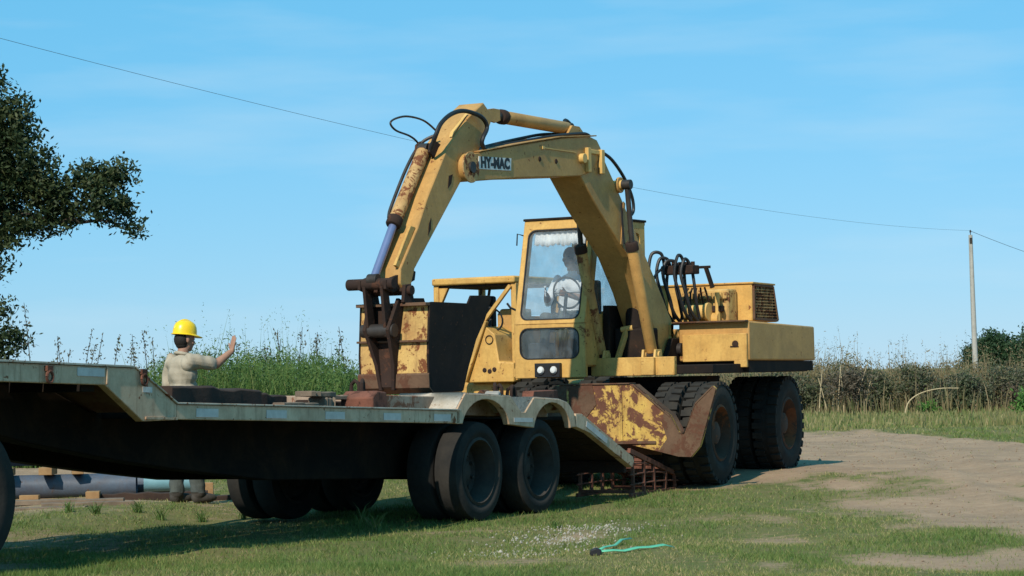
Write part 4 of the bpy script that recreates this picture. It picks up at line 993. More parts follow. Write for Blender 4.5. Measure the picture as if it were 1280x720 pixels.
m = MB(); ball(m, (.0, 0, .815), (.098, .085, .085)); ball(m, (-.03, 0, .77), (.075, .082, .08)); m.build('hair', 'hair', driver)
for s_ in (1, -1):
    m = MB(); ball(m, (.120, .030 * s_, .792), (.008, .012, .007), None, 8); m.build('eye', 'black_paint', driver)

# ------------------------------------------------------------------ yellow tractor with open canopy, beyond the trailer
tr = thing('canopy_tractor', 'yellow tractor with open canopy frame standing behind the bucket', 'tractor', (-.5, 28.6, .17), head(30))
def tb(mb, name, mat, bevel=.008, parent=None): return mb.build(name, mat, parent or tr, bevel, loc=(0, 0, 0) if parent else (0, 0, -.17))
tb(MB().box(-1.15, .02, -.53, .62, 2.40, 2.485), 'canopy_roof', 'yellow', .02)
tb(MB().box(-1.10, -.03, -.47, .56, 2.372, 2.398), 'roof_lining', 'dark_rust', .004)
for x, y in ((-.05, -.49), (-.05, .585), (-1.10, -.49), (-1.10, .585)): tb(MB().box(x - .035, x + .035, y - .035, y + .035, 1.25, 2.40), 'canopy_post', 'yellow', .006)
m = MB(); m.prism([(-.455, 2.37), (-.33, 2.37), (-.455, 2.13)], 'x', -.08, -.03); tb(m, 'corner_gusset', 'yellow', .004)
tb(MB().bar((.0, .555, 2.37), (.02, .195, 1.95), .045, .045), 'brace', 'yellow', .005)
tb(MB().bar((.03, .205, 1.97), (.06, -.075, 1.25), .09, .10), 'front_pillar', 'yellow', .012)
hd = tb(MB().prism([(.215, 1.90), (.345, 1.80), (.40, 1.47), (.60, 1.46), (.60, 1.23), (-.06, 1.23)], 'x', -.60, .035), 'bonnet', 'yellow', .014)
m = MB(); m.tube([(.043, .275 + .05 * math.cos(t), 1.735 + .05 * math.sin(t)) for t in np.linspace(0, 2 * PI, 17)], .006, 6, False); tb(m, 'cap_ring', 'dark_rust', 0, hd)
for y, z in ((.20, 1.375), (.27, 1.36), (.335, 1.38)): tb(MB().lathe([(0, .008), (.024, .006), (.03, 0)], (.036, y, z), (1, 0, 0), 10), 'lamp_hole', 'dark_rust', 0, hd)
tb(MB().prism([(.10, 1.60), (.10, 2.05), (.15, 2.11), (.36, 2.11), (.36, 1.60)], 'x', -.85, -.45), 'side_panel', 'boom_yellow', .02)
tb(MB().lathe([(0, .0), (.09, 0), (.10, .04), (.08, .18), (0, .2)], (-.40, .49, 1.60), (0, 0, 1), 18), 'air_cleaner', 'yellow', 0)
tb(MB().box(-.75, -.62, -.33, -.07, 1.70, 2.28), 'seat_back', 'seat_black', .03); tb(MB().box(-.70, -.20, -.36, -.04, 1.62, 1.74), 'seat', 'seat_black', .03)
m = MB(); m.tube([(-.10 + .05 * math.sin(t), .22 + .16 * math.cos(t), 1.98 + .14 * math.sin(t)) for t in np.linspace(0, 2 * PI, 21)], .012, 6, False); m.cyl((-.10, .22, 1.98), (.0, .24, 1.7), .018, 8); tb(m, 'steering_wheel', 'seat_black', 0)
for y in (-.20, -.08): tb(MB().tube([(-.55, y, 1.6), (-.50, y, 2.05), (-.46, y + .08, 2.36)], .018, 8), 'lever', 'steel_pin', 0)
tb(MB().box(-2.3, -.10, -.42, .50, .62, 1.24), 'body', 'yellow', .04)
tb(MB().box(-2.2, -1.15, -.35, .42, 1.245, 1.75), 'engine_cover', 'boom_yellow', .04)
tb(MB().tube([(-1.5, .3, 1.74), (-1.5, .3, 2.3)], .035, 10), 'exhaust', 'dark_rust', 0)
p_tyre = tyre_mesh(.55, .38, .30, 20, .03); p_rim = rim_mesh(.30, .38, .0, .1)
for a in (-.35, -1.95):
    for y in (.62, -.54): add_wheel(tr, p_tyre, p_rim, (a, y + .15 * (1 if y > 0 else -1), .56), 'rubber', 'rim_rust', y < 0)

# ------------------------------------------------------------------ things lying on the trailer deck
TM = Matrix.Translation((-.26, 21.6, 0)) @ Matrix.Rotation(head(28), 4, 'Z') @ Matrix.Rotation(TILT, 4, 'Y')
def on_deck(o, a, v, z, yaw=0., pitch=0.):
    o.matrix_world = TM @ Matrix.Translation((a, v, z)) @ Matrix.Rotation(yaw, 4, 'Z') @ Matrix.Rotation(pitch, 4, 'Y'); return o
def rough_timber(L_, w, h, seed, mat='timber_dark', name='timber'):
    r = random.Random(seed); m = MB(); n = 9; vs_ = []; sec = [(-.5, -.5), (-.5, .42), (-.38, .5), (.40, .5), (.5, .40), (.5, -.5)]
    for i in range(n + 1):
        x = L_ * (i / n - .5); sc = 1 + r.uniform(-.12, .08); oy = r.uniform(-.1, .1) * w
        vs_ += [(x, y * w * sc + oy, (z + .5) * h * (sc if z > 0 else 1)) for y, z in sec]
    k = len(sec); fs_ = [(i*k + j, i*k + (j+1) % k, (i+1)*k + (j+1) % k, (i+1)*k + j) for i in range(n) for j in range(k)] + [tuple(range(k))[::-1], tuple(n*k + j for j in range(k))]
    m.add(vs_, fs_); return m.build(name, mat, None, .004, 50)
DG = 'timbers left on the trailer deck'
for i, (a, v, z, L_, w, h, yaw, mt, lab) in enumerate((
        (3.75, -.42, .985, 1.25, .22, .15, .02, 'timber_dark', 'thick dark baulk lying on the deck next to the gooseneck slope'),
        (2.95, -.62, .985, .95, .20, .12, -.06, 'timber_dark', 'dark uneven baulk on the deck, second from the gooseneck slope'),
        (2.75, -.26, .985, .55, .12, .045, .05, 'timber_grey', 'thin grey-brown board lying flat near the deck edge'),
        (2.10, -.42, .985, .14, .16, .10, .0, 'timber_grey', 'short upright block propping a board on the deck'),
        (2.18, -.42, 1.088, .42, .16, .045, .03, 'timber_grey', 'short grey board resting on a block on the deck'),
        (1.82, -.62, .985, .62, .18, .085, .10, 'timber_dark', 'dark board on the deck beside the rusty box'),
        (1.78, -.45, 1.072, .50, .10, .035, -.08, 'timber_grey', 'narrow board with pale edge laid across a dark board'))):
    on_deck(tag(rough_timber(L_, w, h, i + 3, mt), lab, 'timber', DG), a, v, z, yaw)
m = MB(); m.prism([(-.12, 0), (.12, 0), (.13, .10), (.05, .16), (-.10, .15)], 'y', -.16, .16); o = m.build('rusty_block', 'rust', None, .012)
on_deck(tag(o, 'rusty brown iron block on the deck at the foot of the raised rear', 'iron block'), 1.62, -.30, .985)
# shackles: U of bar with a pin
def shackle(seed):
    r = random.Random(seed); t = thing('shackle', '', 'shackle')
    MB().tube([(.045 * s_ * (1 if q < .9 else .9), 0, z) for s_, z, q in ((1, .0, 0), (1.1, .05, 0), (.9, .09, 0), (0, .115, 0), (-.9, .09, 0), (-1.1, .05, 0), (-1, 0, 0))], .017, 8).build('bow', 'dark_rust', t)
    MB().cyl((-.075, 0, .012), (.075, 0, .012), .015, 8).build('pin', 'dark_rust', t); return t
SG = 'shackles lying on the raised rear of the trailer'
for i, (a, v, z, yaw) in enumerate(((1.55, -.36, 1.125, .4), (1.44, -.50, 1.125, 1.3), (-.92, -.42, 1.145, .5), (-1.10, -.47, 1.14, 1.0), (-1.24, -.40, 1.13, .2), (-1.40, -.50, 1.13, 1.4), (-1.55, -.42, 1.105, .7))):
    t = shackle(i); t['label'] = 'rusty shackle standing on the raised deck beside the bucket' if a > 0 else 'dark rusty shackle standing on the wheel cover in front of the blade'; t['group'] = SG if a < 0 else 'shackles beside the bucket'
    on_deck(t, a, v, z, yaw, rnd.uniform(-.2, .2))
o = MB().prism([(-.30, 0), (.30, 0), (.27, .075), (-.28, .085)], 'y', -.06, .06).build('iron_bar', 'rust', None, .008); on_deck(tag(o, 'flat rusty iron bar lying on the wheel cover before the blade', 'iron bar'), -1.42, -.20, 1.125, .05, .02)
o = MB().prism([(-.10, 0), (.12, 0), (.09, .10), (.0, .13), (-.08, .09)], 'y', -.07, .07).build('stone', 'stone_mat', None, .015); on_deck(tag(o, 'grey stone lump lying on the wheel cover between the fender arches', 'stone'), -.66, -.30, 1.06, .3)

# ------------------------------------------------------------------ pipes and timber blocks on the ground behind the trailer
PG = 'blue-grey steel pipes piled behind the trailer'
def pipe(p0, p1, r, label, mat='pipe_blue'):
    p0, p1 = Vector(p0), Vector(p1); L_ = (p1 - p0).length
    m = MB(); m.lathe([(r, 0), (r, L_), (r * .93, L_), (r * .93, 0)], p0, p1 - p0, 28, closed=True)
    return tag(m.build('steel_pipe', mat, None), label, 'pipe', PG)
gz = .10
pipe((-9.5, 25.10, gz + .13), (-4.02, 25.50, gz + .13), .125, 'blue-grey steel pipe lying on the ground blocks, front of the pile')
pipe((-9.3, 25.42, gz + .13), (-3.35, 25.86, gz + .13), .115, 'blue-grey steel pipe on the ground just behind the front one')
pipe((-9.6, 25.30, gz + .475), (-4.55, 25.72, gz + .475), .13, 'blue steel pipe stacked on timber blocks above the others')
pipe((-3.92, 25.35, gz + .15), (-3.35, 25.42, gz + .15), .09, 'short pale cyan pipe offcut beside the man\'s trousers', 'pipe_cyan')
BG = 'timber blocks between and under the pipes'
for i, (x, y, z, a, b_, c, yaw, lab) in enumerate(((-5.33, 25.28, gz + .262, .10, .30, .075, .05, 'small pale timber block between the stacked pipes'), (-4.92, 25.30, gz + .262, .14, .34, .08, .02, 'orange-yellow squared timber block between the stacked pipes'),
        (-4.62, 25.36, gz + .262, .12, .30, .07, .2, 'split pale timber block near the upper pipe end'), (-5.05, 24.98, gz - .01, .20, .10, .075, .0, 'pale timber block on the ground under the front pipe'),
        (-3.22, 25.20, gz - .01, .10, .14, .16, .1, 'upright orange timber block on the ground behind the man'), (-4.36, 24.80, gz - .01, .14, .20, .11, .1, 'square-ended timber block at the end of a long beam'))):
    o = MB().box(-a / 2, a / 2, -b_ / 2, b_ / 2, 0, c).build('timber_block', 'timber', None, .005); o.location = (x, y, z); o.rotation_euler = (0, 0, yaw); tag(o, lab, 'timber block', BG)
for i, (x, y, L_, w, h, yaw, lab) in enumerate(((-3.75, 24.95, 1.10, .16, .10, .12, 'long dark beam lying on the ground behind the man\'s boots'), (-4.7, 24.2, 1.5, .15, .05, .06, 'weathered plank flat on the bare ground before the pipes'), (-5.0, 23.3, 1.7, .14, .05, -.05, 'grey plank on the ground beside the truck wheel'),
        (-3.05, 24.9, .8, .12, .06, .25, 'short dark plank on the ground by the orange block'), (-4.2, 23.6, .9, .12, .045, .2, 'grey plank on the ground in front of the pipes and the beam'))):
    o = rough_timber(L_, w, h, 40 + i, 'timber_dark' if 'dark' in lab else 'timber_grey', 'plank'); o.location = (x, y, float(hz(x, y)) - .005); o.rotation_euler = (0, 0, yaw); tag(o, lab, 'plank', 'planks on the ground behind the trailer')

# green strap on the grass
def ribbon(path, w, mat, name, parent=None):
    P = [Vector(p) for p in path]; m = MB(); vs_ = []
    for i, p in enumerate(P):
        t = (P[min(i + 1, len(P) - 1)] - P[max(i - 1, 0)]).normalized(); sd = Vector((-t.y, t.x, .35)).normalized()
        vs_ += [p - sd * w / 2, p + sd * w / 2]
    m.add(vs_, [(2*i, 2*i + 1, 2*i + 3, 2*i + 2) for i in range(len(P) - 1)])
    o = m.build(name, mat, parent, 0, 60); sm = o.modifiers.new('solid', 'SOLIDIFY'); sm.thickness = .004; return o
st = thing('green_strap', 'bright green plastic strap lying bent on the grass', 'strap', (.56, 17.05, float(hz(.56, 17.05))))
ribbon([(0, 0, .03), (.12, .04, .035), (.20, .10, .025), (.30, .17, .04), (.40, .28, .035), (.50, .34, .045), (.58, .42, .02)], .032, 'strap_green', 'long_end', st)
ribbon([(0, .02, .03), (.07, .30, .04), (.16, .60, .03), (.22, .95, .045), (.31, 1.30, .03)], .022, 'strap_green', 'short_end', st)
m = MB(); m.prism([(-.05, 0), (.03, .0), (.035, .04), (.0, .055), (-.04, .04)], 'y', -.03, .05); m.build('buckle', 'black_paint', st, .006)
# pale gravel on the worn patch, stones and clods on the track
def pebbles(name, label, n, px, py, rr, mat):
    m = MB()
    for k in range(n):
        x, y = px(), py(); r_ = rnd.uniform(*rr) * (1.8 if rnd.random() < .06 else 1); z = float(hz(x, y)); h_ = [rnd.uniform(.6, 1.4) for _ in range(6)]
        m.add([(x + r_ * h_[0], y, z + .004), (x, y + r_ * h_[1], z + .004), (x - r_ * h_[2], y, z + .004), (x, y - r_ * h_[3], z + .004), (x + r_ * .2, y, z + .006 + r_ * h_[4]), (x, y, z - .01)],
              [(0, 1, 4), (1, 2, 4), (2, 3, 4), (3, 0, 4), (1, 0, 5), (2, 1, 5), (3, 2, 5), (0, 3, 5)])
    o = m.build(name, mat, None, 0, 0); o['kind'] = 'stuff'; tag(o, label, 'gravel'); return o
gs = [(.75, 20.2, .22, .5), (.30, 18.6, .28, .6), (.05, 17.7, .30, .35), (.5, 19.3, .2, .5)]
cur = [0]
def gxp(): cur[0] = rnd.randrange(4); return rnd.gauss(gs[cur[0]][0], gs[cur[0]][2])
def gyp(): return rnd.gauss(gs[cur[0]][1], gs[cur[0]][3])
pebbles('gravel', 'pale gravel scattered over a worn patch of grass', 650, gxp, gyp, (.004, .010), 'gravel_mat')
dcur = [0.]
def dxp():
    while True:
        x, dcur[0] = rnd.uniform(1.5, 8.5), rnd.uniform(15, 42)
        if float(dirt_at(x, dcur[0])) > .75: return x
pebbles('stray_stones', 'small stones and clods strewn over the dirt track', 900, dxp, lambda: dcur[0], (.005, .013), 'clod')
# ------------------------------------------------------------------ trees
def leaf_cloud(centres, radii, n_twigs, leaves, size, tone_fn, squash=.8, twig_r=.16):
    """leaf-sized quads gathered in twig clusters spread through blobs; returns co, faces, tone"""
    C_ = np.array(centres, float); R_ = np.array(radii, float); w = R_ ** 2; w /= w.sum()
    idx = rng.choice(len(C_), n_twigs, p=w)
    d = rng.normal(size=(n_twigs, 3)); d /= np.linalg.norm(d, axis=1)[:, None]
    rad = R_[idx] * rng.uniform(.2, 1.0, n_twigs) ** .6 * np.exp(rng.normal(0, .16, n_twigs))
    tw = C_[idx] + d * rad[:, None] * np.array([1, 1, squash])
    P = np.repeat(tw, leaves, 0) + rng.normal(size=(n_twigs * leaves, 3)) * twig_r * np.array([1, 1, .8])
    n = len(P); a = rng.normal(size=(n, 3)); a /= np.linalg.norm(a, axis=1)[:, None]
    b_ = np.cross(a, rng.normal(size=(n, 3))); b_ /= np.linalg.norm(b_, axis=1)[:, None]
    s_ = size * rng.uniform(.6, 1.3, n)[:, None]
    co = np.stack([P - a * s_, P + b_ * s_ * .42, P + a * s_, P - b_ * s_ * .42], 1).reshape(-1, 3)
    f = np.arange(n)[:, None] * 4 + np.array([[0, 1, 2, 3]])
    return co, f, np.repeat(tone_fn(np.repeat(rng.random(n_twigs), leaves) * .6 + rng.random(n) * .4), 4)
def limb_path(p0, p1, sag, n, seed, jit=.08):
    r = random.Random(seed); p0, p1 = Vector(p0), Vector(p1); out = []
    for i in range(n + 1):
        t = i / n; p = p0.lerp(p1, t) + Vector((0, 0, sag * math.sin(PI * t)))
        if 0 < i < n: p += Vector((r.gauss(0, jit), r.gauss(0, jit), r.gauss(0, jit)))
        out.append(p)
    return out
def tree(name, label, base, trunk_path, trunk_r, limbs, blobs, n_twigs, leaves, size, leafm, twig_r, group=None, squash=.85):
    t = thing(name, label, 'tree', base, 0, group)
    m = MB(); rr = np.linspace(trunk_r, trunk_r * .45, len(trunk_path)); m.tube([Vector(p) - Vector(base) for p in trunk_path], list(rr), 12); m.build('trunk', 'bark', t)
    for path, r0, r1 in limbs:
        mm = MB(); mm.tube([Vector(p) - Vector(base) for p in path], list(np.linspace(r0, r1, len(path))), 8); mm.build('limb', 'bark', t)
    co, f, tn = leaf_cloud([Vector(c) - Vector(base) for c, r in blobs], [r for c, r in blobs], n_twigs, leaves, size, lambda x: x, squash, twig_r)
    o = bpy.data.objects.new('crown', np_mesh('crown', co, f, leafm, {'tone': tn})); COL.objects.link(o); o.parent = t
    return t
bx, by = -11.2, 40.5
tb_ = (bx, by, float(hz(bx, by)) - .05)
trunk = [tb_, (bx + .1, by, 1.5), (bx + .05, by - .1, 3.0), (bx + .3, by, 4.4), (bx + .5, by + .1, 5.6)]
blobs = [((-8.9, 40.2, 5.55), .75), ((-8.2, 40.0, 5.1), .62), ((-7.85, 40.0, 4.65), .50), ((-8.5, 40.3, 4.55), .70), ((-9.4, 40.0, 4.9), 1.0), ((-8.35, 40.1, 5.80), .42), ((-8.75, 40.2, 6.35), .30),
         ((-7.0, 40.0, 4.75), .40), ((-6.75, 39.9, 4.45), .42), ((-6.55, 40.0, 4.15), .30), ((-6.25, 40.0, 3.85), .20), ((-7.05, 40.1, 4.25), .30), ((-6.6, 40.0, 4.8), .28),
         ((-8.55, 40.0, 3.85), .42), ((-8.75, 40.1, 3.2), .30), ((-8.60, 40.1, 2.55), .24), ((-8.45, 40.0, 2.05), .32), ((-8.8, 40.0, 1.7), .35),
         ((-7.55, 40.0, 4.35), .30), ((-7.35, 40.0, 4.10), .22), ((-7.75, 40.0, 4.08), .26), ((-8.1, 40, 4.05), .30), ((-10.6, 40.5, 6.6), 1.3), ((-11.9, 40.8, 5.9), 1.4), ((-10.4, 41.2, 5.2), 1.2), ((-12.6, 40.2, 4.7), 1.2), ((-11.0, 39.6, 7.3), 1.0), ((-9.9, 39.8, 5.9), .95)]
limbs = [(limb_path((bx + .25, by, 4.0), (-7.6, 40.0, 4.02), .12, 8, 1, .06), .10, .04), (limb_path((-7.6, 40.0, 4.02), (-6.35, 40.0, 3.95), .08, 6, 2, .04), .04, .012), (limb_path((-7.5, 40, 4.05), (-6.9, 40, 4.7), .0, 5, 3, .04), .03, .010),
         (limb_path((bx + .2, by, 3.4), (-8.9, 40.2, 5.4), .2, 6, 4), .09, .03), (limb_path((bx, by, 2.6), (-8.7, 40, 2.9), .25, 6, 5), .06, .02), (limb_path((-8.75, 40, 2.95), (-8.5, 40, 1.9), .0, 5, 6, .04), .02, .008), (limb_path((bx, by, 3.6), (-12.5, 40.4, 5.2), .2, 6, 7), .09, .03)]
tree('leafy_tree', 'dark leafy tree with a long bough reaching out past its crown', tb_, trunk, .24, limbs, blobs, 2500, 40, .050, 'tree_leaf', .100)
FG = 'round trees far beyond the dry hedge'
for i, (x, y, w_, h_, lab) in enumerate(((32.0, 160, 2.3, 3.6, 'round green tree behind the utility pole, beyond the dry hedge'), (37.0, 163, 2.9, 4.6, 'taller green tree on the far side of the round one by the pole'), (43, 170, 3.2, 5.0, 'farthest round green tree along the field edge'))):
    bs = [((x + w_ * rnd.uniform(-.6, .6), y + rnd.uniform(-1, 1), h_ * rnd.uniform(.35, .74)), w_ * rnd.uniform(.35, .5)) for _ in range(9)] + [((x, y, h_ * .72), w_ * .5), ((x - w_ * .5, y, h_ * .45), w_ * .45), ((x + w_ * .5, y, h_ * .5), w_ * .45), ((x, y, h_ * .35), w_ * .55)]
    tree('round_tree', lab, (x, y, .1), [(x, y, .1), (x, y, 1.4), (x + .1, y, h_ * .6)], .16, [(limb_path((x, y, 1.2), (x + w_ * .5 * q, y, h_ * .5), .1, 4, i), .07, .03) for q in (-1, 1)], bs, 1500, 26, .12, 'far_leaf', .24, FG)

# ------------------------------------------------------------------ weeds, bushes, hedge
def scatter(n, x0, x1, y0, y1): return rng.uniform(x0, x1, n), rng.uniform(y0, y1, n)
def seed_heads(P, n_per, spread, size, tone):
    Q = np.repeat(P, n_per, 0) + rng.normal(size=(len(P) * n_per, 3)) * spread
    n = len(Q); a = rng.normal(size=(n, 3)); a /= np.linalg.norm(a, axis=1)[:, None]; b_ = np.cross(a, rng.normal(size=(n, 3))); b_ /= np.linalg.norm(b_, axis=1)[:, None]
    s_ = size * rng.uniform(.6, 1.4, n)[:, None]
    return np.stack([Q - a * s_, Q + b_ * s_ * .5, Q + a * s_], 1).reshape(-1, 3), np.arange(n)[:, None] * 3 + np.array([[0, 1, 2]]), np.repeat(np.repeat(tone, n_per) * .8 + .2 * rng.random(n), 3)
def tall_weeds(name, label, matn, x0, x1, y0, y1, n, hfun, tone_mu, nst, sth, leafy=0):
    X, Y = scatter(n, x0, x1, y0, y1); pat = .5 + .5 * np.sin(X * 2.1 + 1.5 * np.sin(Y * 1.1)) * np.cos(Y * 1.7 - X)
    h = hfun(X, Y) * rng.uniform(.45, 1.0, n) * (.8 + .3 * pat); pos = np.stack([X, Y, hz(X, Y) - .01], 1)
    tone = np.clip(rng.normal(tone_mu, .18, n) + .2 * (pat - .5), 0, 1)
    parts = [blades(pos, h, rng.uniform(.012, .030, n) * np.mean([y0, y1]) / 38, rng.uniform(.05, .40, n), tone, 3, .8)]
    X, Y = scatter(nst, x0, x1, y0, y1); h = hfun(X, Y) * rng.uniform(.9, 1.25, nst) * sth; pos = np.stack([X, Y, hz(X, Y)], 1)
    ts = np.clip(rng.normal(tone_mu + .15, .2, nst), 0, 1)
    c, f, t = blades(pos, h, np.full(nst, .018) * np.mean([y0, y1]) / 38, rng.uniform(.02, .22, nst), ts, 3, .8)
    tips = c.reshape(nst, -1, 3)[:, -1]; parts.append((c, f, t))
    parts.append(seed_heads(tips, 6, np.array([.018, .018, .07]), .018 * np.mean([y0, y1]) / 38, ts))
    low = c.reshape(nst, -1, 3)[:, 4:6].mean(1); parts.append(seed_heads(low, 10, np.array([.05, .05, .22]), .028 * np.mean([y0, y1]) / 38, np.clip(ts - .25, 0, 1)))
    if leafy:
        X, Y = scatter(leafy, x0, x1, y0, y1); u = rng.random(leafy) ** .8; h = hfun(X, Y) * .92 * (.75 + .35 * fbm(X, Y, 1.2, 4))
        parts.append(seed_heads(np.stack([X, Y, hz(X, Y) + h * u], 1), 5, np.array([.07, .07, .06]), .034 * np.mean([y0, y1]) / 38, np.clip(rng.normal(tone_mu - .05, .2, leafy), 0, 1)))
    co, f, t = join(parts); o = np_obj(name, co, f, matn, {'tone': t}); o['kind'] = 'stuff'; tag(o, label, 'weeds'); return o
tall_weeds('tall_weeds', 'tall green weeds growing thickly behind the trailer and the man', 'weed_green', -7.2, .6, 33, 41, 24000,
           lambda X, Y: (1.52 + .16 * np.sin(X * 1.3 + .5) + .12 * np.sin(X * 3.1 + Y)) * np.where(X < -5.6, .80, 1) * np.where(X > -2.4, .72 , 1), .36, 200, 1.06, 26000)
tall_weeds('rank_grass', 'lower rank weeds on the ground below the tree', 'weed_green', -16, -6.6, 33, 42, 9000, lambda X, Y: 1.02 + .2 * np.sin(X), .45, 60, 1.0)
tall_weeds('dry_grass', 'tall brown dried grass standing along the fence beyond the dirt track', 'weed_dry', 2.0, 21, 59.5, 66, 26000,
           lambda X, Y: 1.16 + .75 * (fbm(X, Y, 1.3, 4) - .42) + .16 * np.sin(X * 3.7 + 1) + .30 * np.exp(-((X - 8.0) / .7) ** 2), .70, 700, 1.10, 12000)
tall_weeds('straw_fringe', 'loose dry straws standing among the low bushes of the hedge', 'weed_dry', 3.0, 20, 56.6, 59.6, 2600, lambda X, Y: .62 + .45 * np.clip(np.sin(X * 1.9 + 1) * np.sin(X * .7), -.5, 1), .55, 160, 1.5)
tall_weeds('green_grass', 'patch of tall green grass at the end of the dry hedge', 'weed_green', 12.4, 18, 55, 60, 6000, lambda X, Y: 1.15 + .15 * np.sin(X * 2), .30, 40, 1.0)
tall_weeds('verge_grass', 'rough verge grass between the dirt track and the hedge', 'verge_leaf', 3, 20, 45, 59, 26000, lambda X, Y: .16 + .10 * np.sin(X * 1.3 + Y), .52, 60, 1.3)

def bush(name, label, x, y, w_, h_, matn, group, tw=150, lv=16, size=.045):
    z0 = float(hz(x, y)); t = thing(name, label, 'bush', (x, y, z0), 0, group)
    m = MB()
    for k in range(7):
        a = rnd.uniform(0, 2 * PI); m.tube([(0, 0, -.02), (w_ * .25 * math.cos(a), w_ * .25 * math.sin(a), h_ * .4), (w_ * .42 * math.cos(a), w_ * .42 * math.sin(a), h_ * .8)], [.014, .010, .004], 5)
    m.build('stems', 'bark', t)
    bl_ = [(Vector((rnd.uniform(-.4, .4) * w_, rnd.uniform(-.3, .3) * w_, h_ * rnd.uniform(.25, .72))), w_ * rnd.uniform(.22, .34)) for _ in range(9)]
    co, f, tn = leaf_cloud([c for c, r in bl_], [r for c, r in bl_], tw, lv, size, lambda v: v, .9, .09)
    co[:, 2] = np.maximum(co[:, 2], .01)
    o = bpy.data.objects.new('foliage', np_mesh('foliage', co, f, matn, {'tone': tn})); COL.objects.link(o); o.parent = t; return t
HG = 'low grey-green bushes in front of the dry hedge'
for i in range(17):
    x = 4.6 + i * .56 + rnd.uniform(-.25, .25); br_ = i % 4 == 2
    bush('low_bush', 'low brownish half-dry bush between the grey-green bushes of the hedge' if br_ else 'low grey-green bush at the foot of the dry hedge', x, 58.8 + rnd.uniform(-.9, .9), rnd.uniform(.7, 1.5), rnd.uniform(.65, 1.45), 'bush_brown' if br_ else 'bush_leaf', 'low brownish bushes in the hedge' if br_ else HG, rnd.randint(130, 220), 18, .042)
bush('leafy_bush', 'bright green leafy bush at the foot of the hedge by the dirt track', 12.0, 55.2, .75, .62, 'bright_leaf', None, 120, 14, .055)
bush('leafy_bush', 'very small bright green bush alone on the verge grass', 9.8, 57.0, .35, .30, 'bright_leaf', None, 50, 12, .045)
# bent dry stems in the hedge
def stem(name, label, path, r, mat, cat='stem', group=None):
    t = thing(name, label, cat, path[0], 0, group); p0 = Vector(path[0]); out = []
    P = [Vector(p) - p0 for p in path]
    for i in range(len(P) - 1):
        q0, q1, q2, q3 = P[max(i-1, 0)], P[i], P[i+1], P[min(i+2, len(P)-1)]
        for k in range(6):
            u = k / 6; out.append(.5 * ((2*q1) + (q2 - q0) * u + (2*q0 - 5*q1 + 4*q2 - q3) * u*u + (3*q1 - q0 - 3*q2 + q3) * u**3))
    out.append(P[-1]); MB().tube(out, list(np.linspace(r, r * .5, len(out))), 6).build('cane', mat, t); return t
plain('dry_cane', (.50, .41, .25), (.40, .31, .18), .8, 5, .1)
stem('dry_cane', 'pale dry cane arching over the low bushes', [(9.25, 57.0, .18), (9.36, 57.0, .50), (9.65, 57.0, .70), (10.1, 57.0, .80), (10.55, 57.0, .80)], .020, 'dry_cane')
CG = 'upright pale canes at the end of the hedge beside the excavator'
for x, h_, dx in ((7.75, 1.4, .1), (7.9, 1.2, -.05), (8.15, 1.45, .35), (7.5, 1.1, -.2), (7.62, .9, .05), (8.35, 1.0, .2), (7.3, 1.3, .1)):
    stem('upright_cane', 'pale upright cane in the hedge beside the excavator', [(x, 57.6, .15), (x + dx * .3, 57.6, h_ * .5), (x + dx, 57.6, h_)], .016, 'dry_cane', 'stem', CG)
# thin seeding stalks standing above the trailer and the weeds
def stalk(x, y, h_, seed):
    r = random.Random(seed); z0 = float(hz(x, y)); t = thing('seeding_stalk', 'thin seeding weed stalk standing out against the sky behind the trailer', 'weed stalk', (x, y, z0), 0, 'thin seeding stalks behind the trailer')
    lean = r.uniform(-.10, .14) * h_; path = [(lean * (k / 5) ** 1.6, 0, h_ * k / 5) for k in range(6)]
    MB().tube(path, [.011, .010, .009, .008, .006, .004], 5).build('stem', 'post_wood', t)
    n = 62; u = np.array([r.uniform(.42, 1.0) for _ in range(n)]); off = np.array([[r.gauss(0, .055), r.gauss(0, .05), r.gauss(0, .03)] for _ in range(n)]) * (1.35 - u)[:, None] * 1.6
    P = np.stack([lean * u ** 1.6, np.zeros(n), h_ * u], 1) + off; a = np.array([[r.gauss(0, 1), r.gauss(0, 1), r.gauss(.6, 1)] for _ in range(n)]); a /= np.linalg.norm(a, axis=1)[:, None]
    b_ = np.cross(a, [.3, .9, .2]); s_ = np.array([r.uniform(.012, .036) for _ in range(n)])[:, None]
    co = np.stack([P - a * s_, P + b_ * s_ * .5, P + a * s_, P - b_ * s_ * .5], 1).reshape(-1, 3)
    o = bpy.data.objects.new('leaves', np_mesh('leaves', co, np.arange(n)[:, None] * 4 + np.array([[0, 1, 2, 3]]), 'stalk_dark', {'tone': np.repeat(np.random.default_rng(seed).random(n), 4)})); COL.objects.link(o); o.parent = t
for i, (px, py) in enumerate(((42, 378), (66, 428), (80, 420), (93, 413), (108, 416), (131, 420), (155, 433), (170, 418), (188, 413), (194, 422), (100, 432), (73, 436), (250, 440), (272, 437), (300, 428), (318, 433), (336, 424), (352, 412), (366, 409), (378, 424), (392, 415), (404, 421), (420, 426), (436, 408), (446, 420))):
    Y_ = 37.5 + (i * 7 % 5) * .5; x = (px - 640) / 3000 * Y_; h_ = 1.3 + ((470 + (640 - px) * .02) - py) / 3000 * Y_ - float(hz(x, Y_))
    stalk(x, Y_, h_, 100 + i)
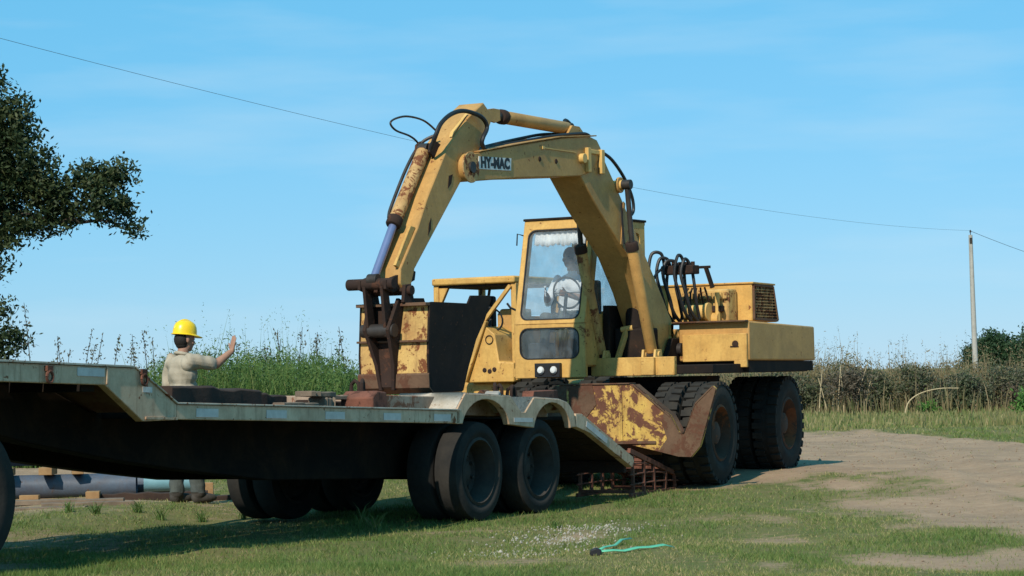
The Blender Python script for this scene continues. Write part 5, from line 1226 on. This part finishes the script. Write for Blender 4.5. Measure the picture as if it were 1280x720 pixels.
# grass tufts and small weeds by the trailer
def tuft(x, y, n, h_, label, seed, matn='weed_green', tone=.5, name='grass_tuft', grp=None):
    r = np.random.default_rng(seed); z0 = float(hz(x, y)); a = r.uniform(0, 2 * PI, n); rad = r.uniform(0, .05, n)
    pos = np.stack([rad * np.cos(a), rad * np.sin(a), np.full(n, -.005)], 1)
    co, f, tn = blades(pos, h_ * r.uniform(.5, 1, n), np.full(n, .009), r.uniform(.3, 1.1, n), np.clip(r.normal(tone, .2, n), 0, 1), 3, .9)
    o = np_obj(name, co, f, matn, {'tone': tn}); o.location = (x, y, z0); tag(o, label, 'grass tuft', grp)
tuft(-1.22, 20.50, 46, .26, 'long grass tuft at the edge of the shadow beside the trailer wheels', 5, tone=.62)
tuft(-1.34, 20.62, 18, .36, 'thin taller grass tuft next to the long tuft by the trailer wheels', 6, tone=.6)
for i, (x, y) in enumerate(((-3.9, 22.3), (-3.55, 22.6), (-3.3, 22.35), (-2.95, 22.55), (-4.2, 22.6), (-2.6, 22.9))):
    tuft(x, y, 36, .16, 'small green weed on the bare ground under the trailer', 20 + i, tone=.4, grp='small weeds on the bare ground')
tuft(.32, 19.9, 26, .10, 'low green tuft on the grass by the worn patch', 33, tone=.25)

# ------------------------------------------------------------------ utility pole, wire, fence
pole = thing('utility_pole', 'slim leaning pale utility pole beyond the dry hedge', 'pole', (24.05, 125, .17))
MB().tube([(0, 0, -.2), (-.05, 0, 4.0), (-.09, 0, 8.0)], [.155, .13, .10], 14).build('mast', 'concrete_pole', pole)
m = MB(); m.tube([(-.09, 0, 8.0), (-.09, 0, 8.2)], .02, 8); m.lathe([(.0, .0), (.06, .02), (.035, .06), (.055, .09), (.02, .14), (0, .15)], (-.09, 0, 8.12), (0, 0, 1), 12); m.build('insulator', 'rim_dark', pole)
m = MB(); m.box(-.16, -.02, -.13, -.10, 7.55, 7.85); m.build('bracket', 'rim_dark', pole)
def span(p0, p1, sag, n=40): return [Vector(p0).lerp(Vector(p1), i / n) - Vector((0, 0, sag * 4 * (i / n) * (1 - i / n))) for i in range(n + 1)]
o = MB().tube(span((-14.6, 38, 8.75), (23.96, 125, 8.40), 1.05), .005, 5).build('overhead_wire', 'wire', None); tag(o, 'thin overhead wire crossing the sky behind the boom to the pole', 'wire')
o = MB().tube(span((23.96, 125, 8.38), (58, 190, 7.4), 1.2), .012, 5).build('overhead_wire', 'wire', None); tag(o, 'thin overhead wire running on from the pole beyond the round trees', 'wire')
pole2 = thing('utility_pole', 'pale utility pole standing outside beyond the tree, where the wire starts', 'pole', (-14.6, 38, .1))
MB().tube([(0, 0, -.2), (0, 0, 8.7)], [.155, .10], 14).build('mast', 'concrete_pole', pole2)
NG = 'dark wooden fence posts standing in the dry grass'
for x in (4.6, 6.2, 7.9, 9.70, 10.56, 11.98, 13.6, 15.4):
    o = MB().prism([(-.05, -.05), (.05, -.045), (.048, .05), (-.045, .048)], 'z', 0, 1.16 + rnd.uniform(-.06, .06)).build('fence_post', 'post_wood', None, .006); o.location = (x, 66.2, float(hz(x, 66.2)) - .02); o.rotation_euler = (rnd.uniform(-.03, .03), rnd.uniform(-.03, .03), rnd.uniform(0, 1)); tag(o, 'dark wooden fence post standing in the dry grass', 'fence post', NG)
for z, lab in ((1.05, 'top strand of the wire fence behind the dry grass'), (.75, 'middle strand of the wire fence behind the dry grass'), (.45, 'lowest strand of the wire fence behind the dry grass')):
    o = MB().tube([(x, 66.26, z + .17) for x in (2, 9, 16, 22)], .006, 5).build('fence_wire', 'wire', None); tag(o, lab, 'fence wire')
